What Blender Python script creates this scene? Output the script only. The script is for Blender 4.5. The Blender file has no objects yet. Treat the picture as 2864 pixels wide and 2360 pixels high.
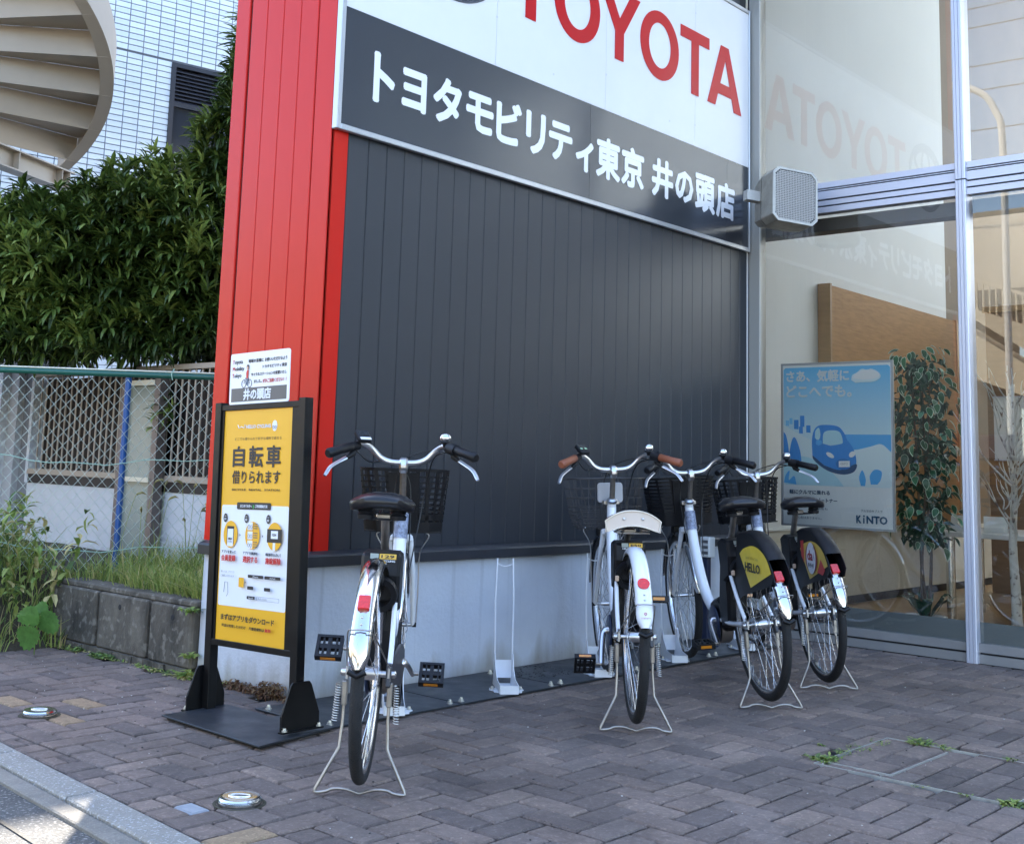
import bpy, bmesh, math, random
import numpy as np
from mathutils import Vector, Matrix, Euler
R = math.radians
SC = bpy.context.scene
COL = SC.collection
rnd = random.Random(7)

# ------------------------------------------------------------------ camera
CAM = Vector((-3.1046, -3.7503, 0.9454))
YAW, PITCH, ROLL = -0.82472, 0.13981, 0.03275
FPX, CX, CY, PW, PH = 3302.467, 1341.79, 836.633, 2864.0, 2360.0
def cam_axes():
    cy, sy = math.cos(YAW), math.sin(YAW)
    fw = Vector((-sy, cy, 0)); rt = Vector((cy, sy, 0)); up = Vector((0, 0, 1))
    c, s = math.cos(PITCH), math.sin(PITCH)
    fw2 = fw*c + up*s; up2 = up*c - fw*s
    c, s = math.cos(ROLL), math.sin(ROLL)
    return rt*c + up2*s, up2*c - rt*s, fw2
RT, UP, FW = cam_axes()
cd = bpy.data.cameras.new('camera'); co = bpy.data.objects.new('camera', cd); COL.objects.link(co)
m = Matrix.Identity(4)
for i in range(3):
    m[i][0] = RT[i]; m[i][1] = UP[i]; m[i][2] = -FW[i]; m[i][3] = CAM[i]
co.matrix_world = m
cd.sensor_fit = 'HORIZONTAL'; cd.sensor_width = 36.0
cd.lens = FPX*36.0/PW
cd.shift_x = (PW/2 - CX)/PW
cd.shift_y = (CY - PH/2)/PW
cd.clip_start = 0.05; cd.clip_end = 600
SC.camera = co
def project(p):                      # world point -> photo pixel, depth
    d = Vector(p) - CAM
    z = d.dot(FW)
    if z < 0.05: return (-9e9, -9e9, z)
    return (CX + FPX*d.dot(RT)/z, CY - FPX*d.dot(UP)/z, z)
def in_view(p, margin=40):
    u, w, z = project(p)
    return z > 0.05 and -margin < u < PW+margin and -margin < w < PH+margin

# ------------------------------------------------------------------ sky, sun, exposure
SUN_EL = R(50.0)
SUN_H = Vector((0.674, 0.738, 0)).normalized()
SUN_TO = Vector((SUN_H.x*math.cos(SUN_EL), SUN_H.y*math.cos(SUN_EL), math.sin(SUN_EL)))
world = bpy.data.worlds.new('World'); SC.world = world; world.use_nodes = True
wn = world.node_tree; bg = wn.nodes['Background']
sky = wn.nodes.new('ShaderNodeTexSky'); sky.sky_type = 'NISHITA'; sky.sun_disc = False
sky.sun_elevation = SUN_EL; sky.sun_rotation = math.atan2(SUN_H.x, SUN_H.y)
sky.air_density = 1.0; sky.dust_density = 1.0; sky.ozone_density = 1.0
wn.links.new(sky.outputs[0], bg.inputs[0]); bg.inputs[1].default_value = 0.15
sl = bpy.data.lights.new('sun', 'SUN'); sl.energy = 4.2; sl.angle = R(0.5); sl.color = (1.0, 0.93, 0.82)
so = bpy.data.objects.new('sun', sl); COL.objects.link(so)
so.rotation_mode = 'QUATERNION'; so.rotation_quaternion = (-SUN_TO).to_track_quat('-Z', 'Y')
SC.view_settings.view_transform = 'Standard'; SC.view_settings.look = 'None'
SC.view_settings.exposure = 2.75; SC.view_settings.gamma = 1.0
SC.view_settings.use_curve_mapping = False
SC.render.engine = 'CYCLES'
SC.cycles.max_bounces = 8; SC.cycles.transparent_max_bounces = 16
SC.cycles.caustics_reflective = False; SC.cycles.caustics_refractive = False

# ------------------------------------------------------------------ helpers: materials
MATS = {}
def mat(name, col, rough=0.5, metal=0.0, var=0.0, vscale=8.0, bump=0.0, bscale=60.0, spec=0.5,
        col2=None, coat=0.0, stretch=None, speck=0.0, speck_scale=120.0, speck_col=None, objvar=0.0, trans=0.0, rvar=0.0, wpos=False, stain=0.0):
    if name in MATS: return MATS[name]
    mt = bpy.data.materials.new(name); mt.use_nodes = True; MATS[name] = mt
    nt = mt.node_tree; b = nt.nodes['Principled BSDF']; L = nt.links.new
    b.inputs['Roughness'].default_value = rough; b.inputs['Metallic'].default_value = metal
    b.inputs['Specular IOR Level'].default_value = spec
    b.inputs['Base Color'].default_value = (*col, 1)
    if coat: b.inputs['Coat Weight'].default_value = coat; b.inputs['Coat Roughness'].default_value = 0.08
    tc = nt.nodes.new('ShaderNodeTexCoord'); vec = tc.outputs['Object']
    if wpos: vec = nt.nodes.new('ShaderNodeNewGeometry').outputs['Position']
    base_vec = vec
    if stretch:
        mp = nt.nodes.new('ShaderNodeMapping'); mp.inputs['Scale'].default_value = stretch
        L(vec, mp.inputs[0]); vec = mp.outputs[0]
    out = None
    if var or col2:
        n = nt.nodes.new('ShaderNodeTexNoise'); n.inputs['Scale'].default_value = vscale
        n.inputs['Detail'].default_value = 6; n.inputs['Roughness'].default_value = 0.62
        L(vec, n.inputs['Vector'])
        rp = nt.nodes.new('ShaderNodeValToRGB'); rp.color_ramp.elements[0].position = 0.3; rp.color_ramp.elements[1].position = 0.7
        c2 = col2 if col2 else tuple(min(1, c*(1+var)) for c in col)
        c1 = col if col2 else tuple(c*(1-var) for c in col)
        rp.color_ramp.elements[0].color = (*c1, 1); rp.color_ramp.elements[1].color = (*c2, 1)
        L(n.outputs['Fac'], rp.inputs[0]); out = rp.outputs[0]
        if rvar:
            mr = nt.nodes.new('ShaderNodeMapRange'); mr.inputs['To Min'].default_value = max(0, rough-rvar); mr.inputs['To Max'].default_value = min(1, rough+rvar)
            mr.inputs['From Min'].default_value = 0.3; mr.inputs['From Max'].default_value = 0.7
            L(n.outputs['Fac'], mr.inputs[0]); L(mr.outputs[0], b.inputs['Roughness'])
    if speck:
        n2 = nt.nodes.new('ShaderNodeTexNoise'); n2.inputs['Scale'].default_value = speck_scale; n2.inputs['Detail'].default_value = 3
        L(base_vec, n2.inputs['Vector'])
        r2 = nt.nodes.new('ShaderNodeValToRGB'); r2.color_ramp.elements[0].position = 0.56; r2.color_ramp.elements[1].position = 0.66
        r2.color_ramp.elements[0].color = (0, 0, 0, 1); r2.color_ramp.elements[1].color = (speck, speck, speck, 1)
        L(n2.outputs['Fac'], r2.inputs[0])
        mx = nt.nodes.new('ShaderNodeMixRGB'); L(r2.outputs[0], mx.inputs[0])
        if out: L(out, mx.inputs[1])
        else: mx.inputs[1].default_value = (*col, 1)
        mx.inputs[2].default_value = (*(speck_col or tuple(min(1, c*2.2) for c in col)), 1); out = mx.outputs[0]
    if stain:                                              # broad worn / dusty patches
        n4 = nt.nodes.new('ShaderNodeTexNoise'); n4.inputs['Scale'].default_value = 1.7; n4.inputs['Detail'].default_value = 7; n4.inputs['Roughness'].default_value = 0.68
        L(base_vec, n4.inputs['Vector'])
        r4 = nt.nodes.new('ShaderNodeValToRGB'); r4.color_ramp.elements[0].position = 0.32; r4.color_ramp.elements[1].position = 0.72
        lo, hi = 1-stain, 1+stain*1.25; r4.color_ramp.elements[0].color = (lo,lo,lo,1); r4.color_ramp.elements[1].color = (hi,hi,hi,1)
        L(n4.outputs['Fac'], r4.inputs[0])
        m4 = nt.nodes.new('ShaderNodeMixRGB'); m4.blend_type = 'MULTIPLY'; m4.inputs[0].default_value = 1.0
        if out: L(out, m4.inputs[1])
        else: m4.inputs[1].default_value = (*col, 1)
        L(r4.outputs[0], m4.inputs[2]); out = m4.outputs[0]
    if objvar:
        oi = nt.nodes.new('ShaderNodeObjectInfo'); hv = nt.nodes.new('ShaderNodeHueSaturation')
        mr = nt.nodes.new('ShaderNodeMapRange'); mr.inputs['To Min'].default_value = 1-objvar; mr.inputs['To Max'].default_value = 1+objvar
        L(oi.outputs['Random'], mr.inputs[0]); L(mr.outputs[0], hv.inputs['Value'])
        if out: L(out, hv.inputs['Color'])
        else: hv.inputs['Color'].default_value = (*col, 1)
        out = hv.outputs[0]
    if out: L(out, b.inputs['Base Color'])
    if bump:
        n3 = nt.nodes.new('ShaderNodeTexNoise'); n3.inputs['Scale'].default_value = bscale; n3.inputs['Detail'].default_value = 4
        L(vec, n3.inputs['Vector'])
        bp = nt.nodes.new('ShaderNodeBump'); bp.inputs['Strength'].default_value = bump; bp.inputs['Distance'].default_value = 0.01
        L(n3.outputs['Fac'], bp.inputs['Height']); L(bp.outputs[0], b.inputs['Normal'])
    if trans:
        tr = nt.nodes.new('ShaderNodeBsdfTranslucent'); ms = nt.nodes.new('ShaderNodeMixShader')
        ms.inputs[0].default_value = trans
        if out: L(out, tr.inputs[0])
        else: tr.inputs[0].default_value = (*col, 1)
        o = nt.nodes['Material Output']; L(b.outputs[0], ms.inputs[1]); L(tr.outputs[0], ms.inputs[2]); L(ms.outputs[0], o.inputs[0])
    return mt
def glass_mat(name, tint=(0.93, 0.96, 0.95), boost=1.7, rough=0.0):
    mt = bpy.data.materials.new(name); mt.use_nodes = True; nt = mt.node_tree; L = nt.links.new
    for n in list(nt.nodes):
        if n.type == 'BSDF_PRINCIPLED': nt.nodes.remove(n)
    fr = nt.nodes.new('ShaderNodeFresnel'); fr.inputs['IOR'].default_value = 1.5
    mu = nt.nodes.new('ShaderNodeMath'); mu.operation = 'MULTIPLY'; mu.use_clamp = True; mu.inputs[1].default_value = boost
    t = nt.nodes.new('ShaderNodeBsdfTransparent'); t.inputs[0].default_value = (*tint, 1)
    g = nt.nodes.new('ShaderNodeBsdfGlossy'); g.inputs['Roughness'].default_value = rough
    ms = nt.nodes.new('ShaderNodeMixShader'); o = nt.nodes['Material Output']
    L(fr.outputs[0], mu.inputs[0]); L(mu.outputs[0], ms.inputs[0]); L(t.outputs[0], ms.inputs[1]); L(g.outputs[0], ms.inputs[2]); L(ms.outputs[0], o.inputs[0])
    return mt

# ------------------------------------------------------------------ helpers: meshes and objects
class MB:
    def __init__(s): s.v = []; s.f = []; s.mi = []; s.cur = 0
    def add(s, vs, fs, M=None):
        b = len(s.v)
        if M is not None: vs = [M @ Vector(p) for p in vs]
        s.v.extend(tuple(p) for p in vs)
        for f in fs: s.f.append(tuple(i+b for i in f)); s.mi.append(s.cur)
        return s
    def box(s, c, d, M=None):
        x, y, z = c; a, b, e = d[0]/2, d[1]/2, d[2]/2
        return s.add([(x-a,y-b,z-e),(x+a,y-b,z-e),(x+a,y+b,z-e),(x-a,y+b,z-e),(x-a,y-b,z+e),(x+a,y-b,z+e),(x+a,y+b,z+e),(x-a,y+b,z+e)],
              [(3,2,1,0),(4,5,6,7),(0,1,5,4),(1,2,6,5),(2,3,7,6),(3,0,4,7)], M)
    def bx(s, x0, x1, y0, y1, z0, z1, M=None):
        return s.box(((x0+x1)/2,(y0+y1)/2,(z0+z1)/2), (abs(x1-x0),abs(y1-y0),abs(z1-z0)), M)
    def quad(s, a, b, c, d): return s.add([a,b,c,d], [(0,1,2,3)])
    def prism(s, poly, h0, h1, M=None, f=None):
        # poly: (a,b) list; f maps (a,b,h)->xyz ; default z-extrude
        f = f or (lambda a, b, h: (a, b, h)); n = len(poly)
        vs = [f(a, b, h0) for a, b in poly] + [f(a, b, h1) for a, b in poly]
        fs = [tuple(range(n))[::-1], tuple(range(n, 2*n))] + [(i, (i+1) % n, n+(i+1) % n, n+i) for i in range(n)]
        return s.add(vs, fs, M)
    def tube(s, pts, r, n=8, closed=False, cap=True, flat=None, M=None):
        P = [Vector(p) for p in pts]; k = len(P)
        rs = r if isinstance(r, (list, tuple)) else [r]*k
        T = []
        for i in range(k):
            if closed: t = P[(i+1) % k]-P[i-1]
            else: t = P[min(i+1, k-1)]-P[max(i-1, 0)]
            T.append(t.normalized() if t.length > 1e-9 else Vector((0,0,1)))
        u = T[0].orthogonal().normalized()
        if flat is not None:
            fl = Vector(flat); u = (fl - T[0]*fl.dot(T[0])).normalized()
        vs = []
        for i in range(k):
            u = (u - T[i]*u.dot(T[i])); u = u.normalized() if u.length > 1e-6 else T[i].orthogonal().normalized()
            w = T[i].cross(u)
            ra = rs[i]; ru, rw = ra if isinstance(ra, (tuple, list)) else (ra, ra)
            for j in range(n):
                a = 2*math.pi*j/n
                vs.append(P[i] + u*(math.cos(a)*ru) + w*(math.sin(a)*rw))
        fs = []
        for i in range(k if closed else k-1):
            i2 = (i+1) % k
            for j in range(n):
                j2 = (j+1) % n
                fs.append((i*n+j, i*n+j2, i2*n+j2, i2*n+j))
        if cap and not closed:
            fs.append(tuple(range(n))[::-1]); fs.append(tuple((k-1)*n+j for j in range(n)))
        return s.add(vs, fs, M)
    def lathe(s, prof, n=24, M=None, a0=0.0, a1=2*math.pi):
        full = abs(a1-a0-2*math.pi) < 1e-6; k = len(prof); m = n if full else n+1
        vs = []
        for j in range(m):
            a = a0+(a1-a0)*j/n
            for r, z in prof: vs.append((r*math.cos(a), r*math.sin(a), z))
        fs = []
        for j in range(n):
            j2 = (j+1) % m
            for i in range(k-1): fs.append((j*k+i, j2*k+i, j2*k+i+1, j*k+i+1))
        return s.add(vs, fs, M)
    def ell(s, c, r, n=16, k=10, M=None):
        prof = [(math.cos(-math.pi/2+math.pi*i/k), math.sin(-math.pi/2+math.pi*i/k)) for i in range(k+1)]
        vs = []; fs = []
        for j in range(n):
            a = 2*math.pi*j/n
            for p, q in prof: vs.append((c[0]+r[0]*p*math.cos(a), c[1]+r[1]*p*math.sin(a), c[2]+r[2]*q))
        K = k+1
        for j in range(n):
            j2 = (j+1) % n
            for i in range(k): fs.append((j*K+i, j2*K+i, j2*K+i+1, j*K+i+1))
        return s.add(vs, fs, M)
    def mesh(s, name, mats, smooth=None, bevel=0.0, weld=False):
        me = bpy.data.meshes.new(name); me.from_pydata(s.v, [], s.f)
        for mm in (mats if isinstance(mats, (list, tuple)) else [mats]): me.materials.append(mm)
        if s.mi and max(s.mi) > 0: me.polygons.foreach_set('material_index', s.mi)
        if bevel or weld:
            bm = bmesh.new(); bm.from_mesh(me)
            bmesh.ops.remove_doubles(bm, verts=bm.verts, dist=1e-5)
            bmesh.ops.recalc_face_normals(bm, faces=bm.faces)
            if bevel:
                ed = [e for e in bm.edges if len(e.link_faces) == 2 and e.calc_face_angle(0) > 0.5]
                bmesh.ops.bevel(bm, geom=ed, offset=bevel, segments=1, profile=0.5, affect='EDGES', clamp_overlap=True)
            bm.to_mesh(me); bm.free()
        if smooth is not None:
            me.polygons.foreach_set('use_smooth', [True]*len(me.polygons))
            me.set_sharp_from_angle(angle=R(smooth))
        me.update()
        return me
    def build(s, name, mats, parent=None, smooth=None, bevel=0.0, **kw):
        return link(name, s.mesh(name, mats, smooth, bevel), parent, **kw)
WROOT = set()          # things whose parts are written in world coordinates
def link(name, me, parent=None, loc=None, rot=None, scale=None, label=None, cat=None, group=None, kind=None):
    o = bpy.data.objects.new(name, me); COL.objects.link(o)
    if parent: o.parent = parent
    if loc is not None: o.location = loc
    elif parent and parent.name in WROOT: o.location = -Vector(parent.location)
    if rot is not None: o.rotation_euler = rot
    if scale is not None: o.scale = scale
    tag(o, label, cat, group, kind)
    return o
def tag(o, label=None, cat=None, group=None, kind=None):
    if label: o['label'] = label
    if cat: o['category'] = cat
    if group: o['group'] = group
    if kind: o['kind'] = kind
    return o
def thing(name, label, cat, loc=(0,0,0), rot=(0,0,0), group=None, world=False):
    o = link(name, None, None, loc, rot, None, label, cat, group)
    if world: WROOT.add(o.name)
    return o
def struct(name, mb, mats, **kw):
    o = mb.build(name, mats, None, **kw); o['kind'] = 'structure'; return o
def copy_tree(o, parent=None):
    c = o.copy(); COL.objects.link(c); c.parent = parent
    for ch in list(o.children): copy_tree(ch, c)
    return c
def arc(c, r, a0, a1, n, f=lambda x, y: (x, y)):
    return [f(c[0]+r*math.cos(R(a0+(a1-a0)*i/n)), c[1]+r*math.sin(R(a0+(a1-a0)*i/n))) for i in range(n+1)]
def smooth_path(pts, per=6):                # Catmull-Rom
    P = [Vector(p) for p in pts]; Q = [P[0]*2-P[1]]+P+[P[-1]*2-P[-2]]; out = []
    for i in range(1, len(Q)-2):
        for k in range(per):
            t = k/per
            out.append(0.5*((2*Q[i])+(Q[i+1]-Q[i-1])*t+(2*Q[i-1]-5*Q[i]+4*Q[i+1]-Q[i+2])*t*t+(3*Q[i]-Q[i-1]-3*Q[i+1]+Q[i+2])*t**3))
    out.append(P[-1]); return out
def frame(o, xa, ya):                       # matrix with origin o, local x = xa, local y = ya
    xa = Vector(xa).normalized(); ya = Vector(ya).normalized(); za = xa.cross(ya)
    M = Matrix.Identity(4)
    for i in range(3): M[i][0] = xa[i]; M[i][1] = ya[i]; M[i][2] = za[i]; M[i][3] = o[i]
    return M
# ---- lettering: glyph outlines of the built-in font as flat mesh, thickened by shifted copies
GLYPH = {}
def glyph(text):
    if text in GLYPH: return GLYPH[text]
    cu = bpy.data.curves.new('lettering', 'FONT'); cu.body = text; cu.size = 1.0; cu.resolution_u = 2
    ob = bpy.data.objects.new('lettering', cu); COL.objects.link(ob)
    dg = bpy.context.evaluated_depsgraph_get(); dg.update()
    me = bpy.data.meshes.new_from_object(ob.evaluated_get(dg))
    vs = [(v.co.x, v.co.y) for v in me.vertices]; fs = [tuple(p.vertices) for p in me.polygons]
    bpy.data.objects.remove(ob); bpy.data.meshes.remove(me); bpy.data.curves.remove(cu)
    xs = [v[0] for v in vs] or [0]; ys = [v[1] for v in vs] or [0]
    GLYPH[text] = (vs, fs, min(xs), max(xs), min(ys), max(ys)); return GLYPH[text]
def text_into(mb, text, M, x0, x1, y0, y1, bold=0.0, z=0.0, eps=0.00012):
    # fit glyph box into [x0,x1]x[y0,y1] of matrix M's plane; None for one bound pair keeps aspect
    vs, fs, a, b, c, d = glyph(text)
    sy = (y1-y0)/(d-c); sx = sy if x1 is None else (x1-x0)/(b-a)
    offs = [(0, 0)]
    if bold: offs += [(bold*math.cos(k*math.pi/4), bold*math.sin(k*math.pi/4)) for k in range(8)]
    for i, (ox, oy) in enumerate(offs):
        mb.add([(x0+(x-a)*sx+ox, y0+(y-c)*sy+oy, z+i*eps) for x, y in vs], fs, M)
    return mb
def lettering(text, M, x0, x1, y0, y1, material, parent, bold=0.0, z=0.0, name='lettering'):
    mb = MB(); text_into(mb, text, M, x0, x1, y0, y1, bold, z)
    return mb.build(name, material, parent)
# ================================================================== ground, road, kerb, pavers
m_asph = mat('asphalt', (0.085,0.083,0.08), 0.9, var=0.25, vscale=5, bump=1.0, bscale=140, speck=0.85, speck_scale=95, speck_col=(0.3,0.29,0.27))
m_soil = mat('soil', (0.07,0.055,0.035), 0.95, var=0.35, vscale=18, bump=1.0, bscale=60)
m_bed = mat('joint_sand', (0.009,0.008,0.007), 0.95, var=0.35, vscale=14, bump=0.6, bscale=120)  # near-black, with joint shade and moss put into the colour
m_kerb = mat('granite_kerb', (0.27,0.255,0.225), 0.85, var=0.12, vscale=10, bump=0.9, bscale=130, speck=0.8, speck_scale=110, speck_col=(0.48,0.48,0.48))
m_gutter = mat('gutter_concrete', (0.19,0.175,0.15), 0.9, var=0.22, vscale=7, bump=0.5, bscale=90, speck=0.3, speck_scale=150)
mb = MB(); mb.quad((-220,-220,-0.045),(220,-220,-0.045),(220,220,-0.045),(-220,220,-0.045))
struct('ground', mb, mat('far_ground', (0.17,0.165,0.155), 0.95, var=0.2, vscale=0.6))
kin = lambda y: -1.178+0.079*y
kout = lambda y: -1.283+0.079*y
kgut = lambda y: -1.343+0.083*y
kasp = lambda y: -1.475+0.087*y
mb = MB()
YA, YB = -9.0, 14.0
mb.quad((-16,YA,-0.02),(kgut(YA)+0.004,YA,-0.02),(kgut(YB)+0.004,YB,-0.02),(-16,YB,-0.02))
road = struct('road', mb, m_asph)
# cut strip of newer asphalt along the gutter with a dark sealed joint
mb = MB(); mb.quad((kasp(YA)-0.006,YA,-0.0165),(kasp(YA)+0.006,YA,-0.0165),(kasp(YB)+0.006,YB,-0.0165),(kasp(YB)-0.006,YB,-0.0165))
mb.build('joint_seal', mat('bitumen', (0.018,0.017,0.016), 0.7, bump=0.4, bscale=80), road)
mb = MB()
y = -7.6
while y < 9:
    mb.prism([(kgut(y),y),(kout(y)-0.003,y),(kout(y+1.99)-0.003,y+1.99),(kgut(y+1.99),y+1.99)], -0.04, -0.008); y += 2.0
struct('gutter', mb, m_gutter, bevel=0.004)
kerb = struct('kerb', MB().add([(kout(YA)+0.002,YA,-0.03),(kin(YA)-0.002,YA,-0.03),(kin(YB)-0.002,YB,-0.03),(kout(YB)+0.002,YB,-0.03)], [(0,1,2,3)]), m_bed)
y = -0.038-0.575*12
while y < 9:
    a, b = y+0.003, y+0.572
    MB().prism([(kout(a),a),(kin(a)-0.003,a),(kin(b)-0.003,b),(kout(b),b)], -0.04, 0.002+rnd.uniform(-0.001,0.001)).build('kerb_stone', m_kerb, kerb, bevel=0.005)
    y += 0.575
# bedding under the pavers is the pavement; pavers are its pieces
mb = MB(); mb.add([(kin(-7),-7,-0.0185),(9.0,-7,-0.0185),(9.0,-0.01,-0.0185),(0.0,-0.01,-0.0185),(0.0,1.78,-0.0185),(-0.06,1.80,-0.0185),(-0.8,1.80,-0.0185),(kin(3.2),3.2,-0.0185)], [tuple(range(8))])
pavement = struct('pavement', mb, m_bed)
PAV = [(0.172,0.129,0.108),(0.138,0.106,0.092),(0.202,0.152,0.125),(0.116,0.091,0.081),(0.164,0.128,0.111)]
pm = [mat('paver_%s' % n, c, 0.86, var=0.17, vscale=26, bump=0.7, bscale=170, speck=0.5, speck_scale=70, speck_col=tuple(x*1.75 for x in c), wpos=True, stain=0.36) for n, c in zip('abcde', PAV)]
pm.append(mat('paver_tan', (0.27,0.19,0.115), 0.88, var=0.2, vscale=24, bump=0.7, bscale=170, speck=0.4, speck_scale=80))
pm.append(mat('paver_pale', (0.30,0.32,0.345), 0.88, var=0.1, vscale=24, bump=0.6, bscale=170))
m_ = 0.0983; gx0, gy0 = -0.202, -1.157; gap = 0.0100; XE = -1.087
def brick_geo(sx, sy, c=0.0052):
    a, b = sx/2, sy/2
    vs = [(-a,-b,-0.020),(a,-b,-0.020),(a,b,-0.020),(-a,b,-0.020),(-a,-b,-c),(a,-b,-c),(a,b,-c),(-a,b,-c),(-a+c,-b+c,0),(a-c,-b+c,0),(a-c,b-c,0),(-a+c,b-c,0)]
    fs = [(8,9,10,11)]
    for i in range(4):
        j = (i+1) % 4; fs += [(i,j,4+j,4+i),(4+i,4+j,8+j,8+i)]
    return vs, fs
bricks = []                       # cx, cy, sx, sy
for i in range(-14, 90):
    for j in range(-62, 34):
        k = (i-j) % 4
        if k == 0: x0, x1, y0, y1 = gx0+i*m_, gx0+(i+2)*m_, gy0+j*m_, gy0+(j+1)*m_
        elif k == 3: x0, x1, y0, y1 = gx0+i*m_, gx0+(i+1)*m_, gy0+j*m_, gy0+(j+2)*m_
        else: continue
        x0 = max(x0, XE); xm = 3.425
        x1 = min(x1, xm)
        ym = -0.002 if (x0+x1)/2 > -0.012 else 1.79
        if (x0+x1)/2 > -0.012: y1 = min(y1, ym)
        else:
            x1 = min(x1, -0.03 if (y0+y1)/2 > 0.75 else -0.004) if y1 > 0.0 else x1
            y1 = min(y1, ym)
        if x1-x0 < 0.02 or y1-y0 < 0.02 or y0 < -5.6: continue
        cx, cy = (x0+x1)/2, (y0+y1)/2
        if 0.70 < cx < 1.285 and -2.46 < cy < -1.815: continue      # the inlaid cover is built apart
        if math.hypot(cx+1.004, cy+0.969) < 0.0: continue
        bricks.append((cx, cy, x1-x0-gap, y1-y0-gap))
for k in range(-30, 20):          # edge course, laid endways against the kerb
    y0 = gy0+k*m_; y1 = y0+m_; xk = kin((y0+y1)/2)+0.004
    cuts = [xk, XE] if (k % 3 and abs((y0+y1)/2+0.911) > 0.05) else [xk, (xk+XE)/2+0.012, XE]
    for a, b in zip(cuts[:-1], cuts[1:]): bricks.append(((a+b)/2, (y0+y1)/2, b-a-gap, m_-gap))
special = {(-0.884,0.620): 5, (-0.69,0.42): 5, (-0.795,0.322): 5, (-1.109,-1.239): 5, (-1.128,-0.911): 6}
vis = []; hid = []
for b in bricks:
    if in_view((b[0], b[1], 0), 60):
        u, w, z = project((b[0], b[1], 0)); vis.append((b[2]*b[3]/(z**3), b))
    else: hid.append(b)
vis.sort(key=lambda t: -t[0])
cache = {}
mbs = MB()
def brick_mat(b):
    for (sx, sy), k in special.items():
        if abs(b[0]-sx) < b[2]/2+0.003 and abs(b[1]-sy) < b[3]/2+0.003: return k
    return rnd.choices(range(5), (30,25,14,12,19))[0]
def put_joined(b):
    k = brick_mat(b); mbs.cur = k
    vs, fs = brick_geo(b[2], b[3]); dz = rnd.uniform(-0.0022,0.0006); tx, ty = rnd.uniform(-.012,.012), rnd.uniform(-.012,.012)
    mbs.add([(x+b[0], y+b[1], z+dz+x*tx+y*ty) for x, y, z in vs], fs)
for n, (s_, b) in enumerate(vis):
    if n < 300:
        k = brick_mat(b); key = (round(b[2],3), round(b[3],3), k)
        if key not in cache:
            g = MB(); g.add(*brick_geo(b[2], b[3])); cache[key] = g.mesh('paver', pm[k])
        link('paver', cache[key], pavement, (b[0], b[1], rnd.uniform(-0.0022,0.0006)), (rnd.uniform(-.012,.012), rnd.uniform(-.012,.012), rnd.uniform(-.008,.008)))
    else: put_joined(b)
for b in hid: put_joined(b)
mbs.build('paver_field', pm, pavement, kind='stuff')
# bollard sleeves: stainless caps set in the pavers
m_steel = mat('stainless', (0.72,0.71,0.69), 0.16, 1.0, bump=0.05, bscale=30)
for (x, y), lab in (((-1.004,-0.966),'round stainless bollard socket cap in pavers beside the single pale paver'),((-0.883,0.408),'round stainless bollard socket cap in pavers between tan bricks')):
    t = thing('bollard_cap', lab, 'bollard cap', (x, y, 0), (0,0,R(-48)))
    t.scale = (1,1,0.66)
    MB().lathe([(0.0,0.030),(0.028,0.030),(0.046,0.0325),(0.056,0.029),(0.060,0.022),(0.058,0.016),(0.054,0.0145),(0.061,0.012),(0.061,0.003),(0.058,0.001)], 48).build('cap', m_steel, t, smooth=35)
    mb = MB(); pts = [(0.030*math.cos(a), 0.013*math.sin(a), 0.0318) for a in [2*math.pi*i/28 for i in range(28)]]
    mb.tube(pts, 0.0032, 6, closed=True); mb.build('handle_rim', m_steel, t, smooth=60)
    MB().add([(0.029*math.cos(a), 0.012*math.sin(a), 0.0306) for a in [2*math.pi*i/28 for i in range(28)]], [tuple(range(28))]).build('handle_recess', mat('recess_dark', (0.05,0.05,0.05), 0.5, 0.6), t)
    MB().lathe([(0.063,0.0),(0.072,0.002),(0.074,0.0)], 40).build('seal_ring', mat('moss_mortar', (0.055,0.05,0.03), 0.95, bump=0.5, bscale=120), t, smooth=60)
# inlaid chamber cover: steel tray filled with cut pavers
cov = thing('inlaid_cover', 'square service cover inlaid with pavers in a thin steel edge with weeds', 'cover', (0.99,-2.14,0), world=True)
x0, x1, y0, y1 = 0.705, 1.283, -2.455, -1.818
mb = MB(); mb.bx(x0,x1,y0,y1,-0.04,-0.010); mb.build('tray', m_bed, cov)
fr = mat('cover_edge_steel', (0.42,0.43,0.42), 0.5, 0.7, var=0.25, vscale=30)
for q in ((x0-0.004,x0,y0,y1),(x1,x1+0.004,y0,y1),(x0,x1,y0-0.004,y0),(x0,x1,y1,y1+0.004)):
    MB().bx(q[0],q[1],q[2],q[3],-0.02,0.0015).build('edge_strip', fr, cov)
mb2 = mat('edge_strip_bright', (0.62,0.63,0.62), 0.35, 0.8)
MB().bx(0.748,0.756,-2.06,-1.84,-0.02,0.002).build('edge_strip', mb2, cov)
MB().bx(0.756,1.225,-2.062,-2.055,-0.02,0.002).build('edge_strip', mb2, cov)
for r in range(6):
    yy0 = -2.452+r*0.1056
    for c_ in range(3):
        w = [0.145,0.215,0.205] if r % 2 else [0.21,0.145,0.21]
        xx0 = 0.709+sum(w[:c_]); a, b = xx0+0.004, min(xx0+w[c_]-0.004, 1.28)
        if yy0+0.1056 > -2.063 and yy0 < -2.055: pass
        k = rnd.randrange(5)
        g = MB(); g.add(*brick_geo(b-a, 0.098)); link('cut_paver', g.mesh('cut_paver', pm[k]), cov, Vector(((a+b)/2, yy0+0.053, rnd.uniform(-.004,-.002)))-Vector(cov.location))

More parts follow.
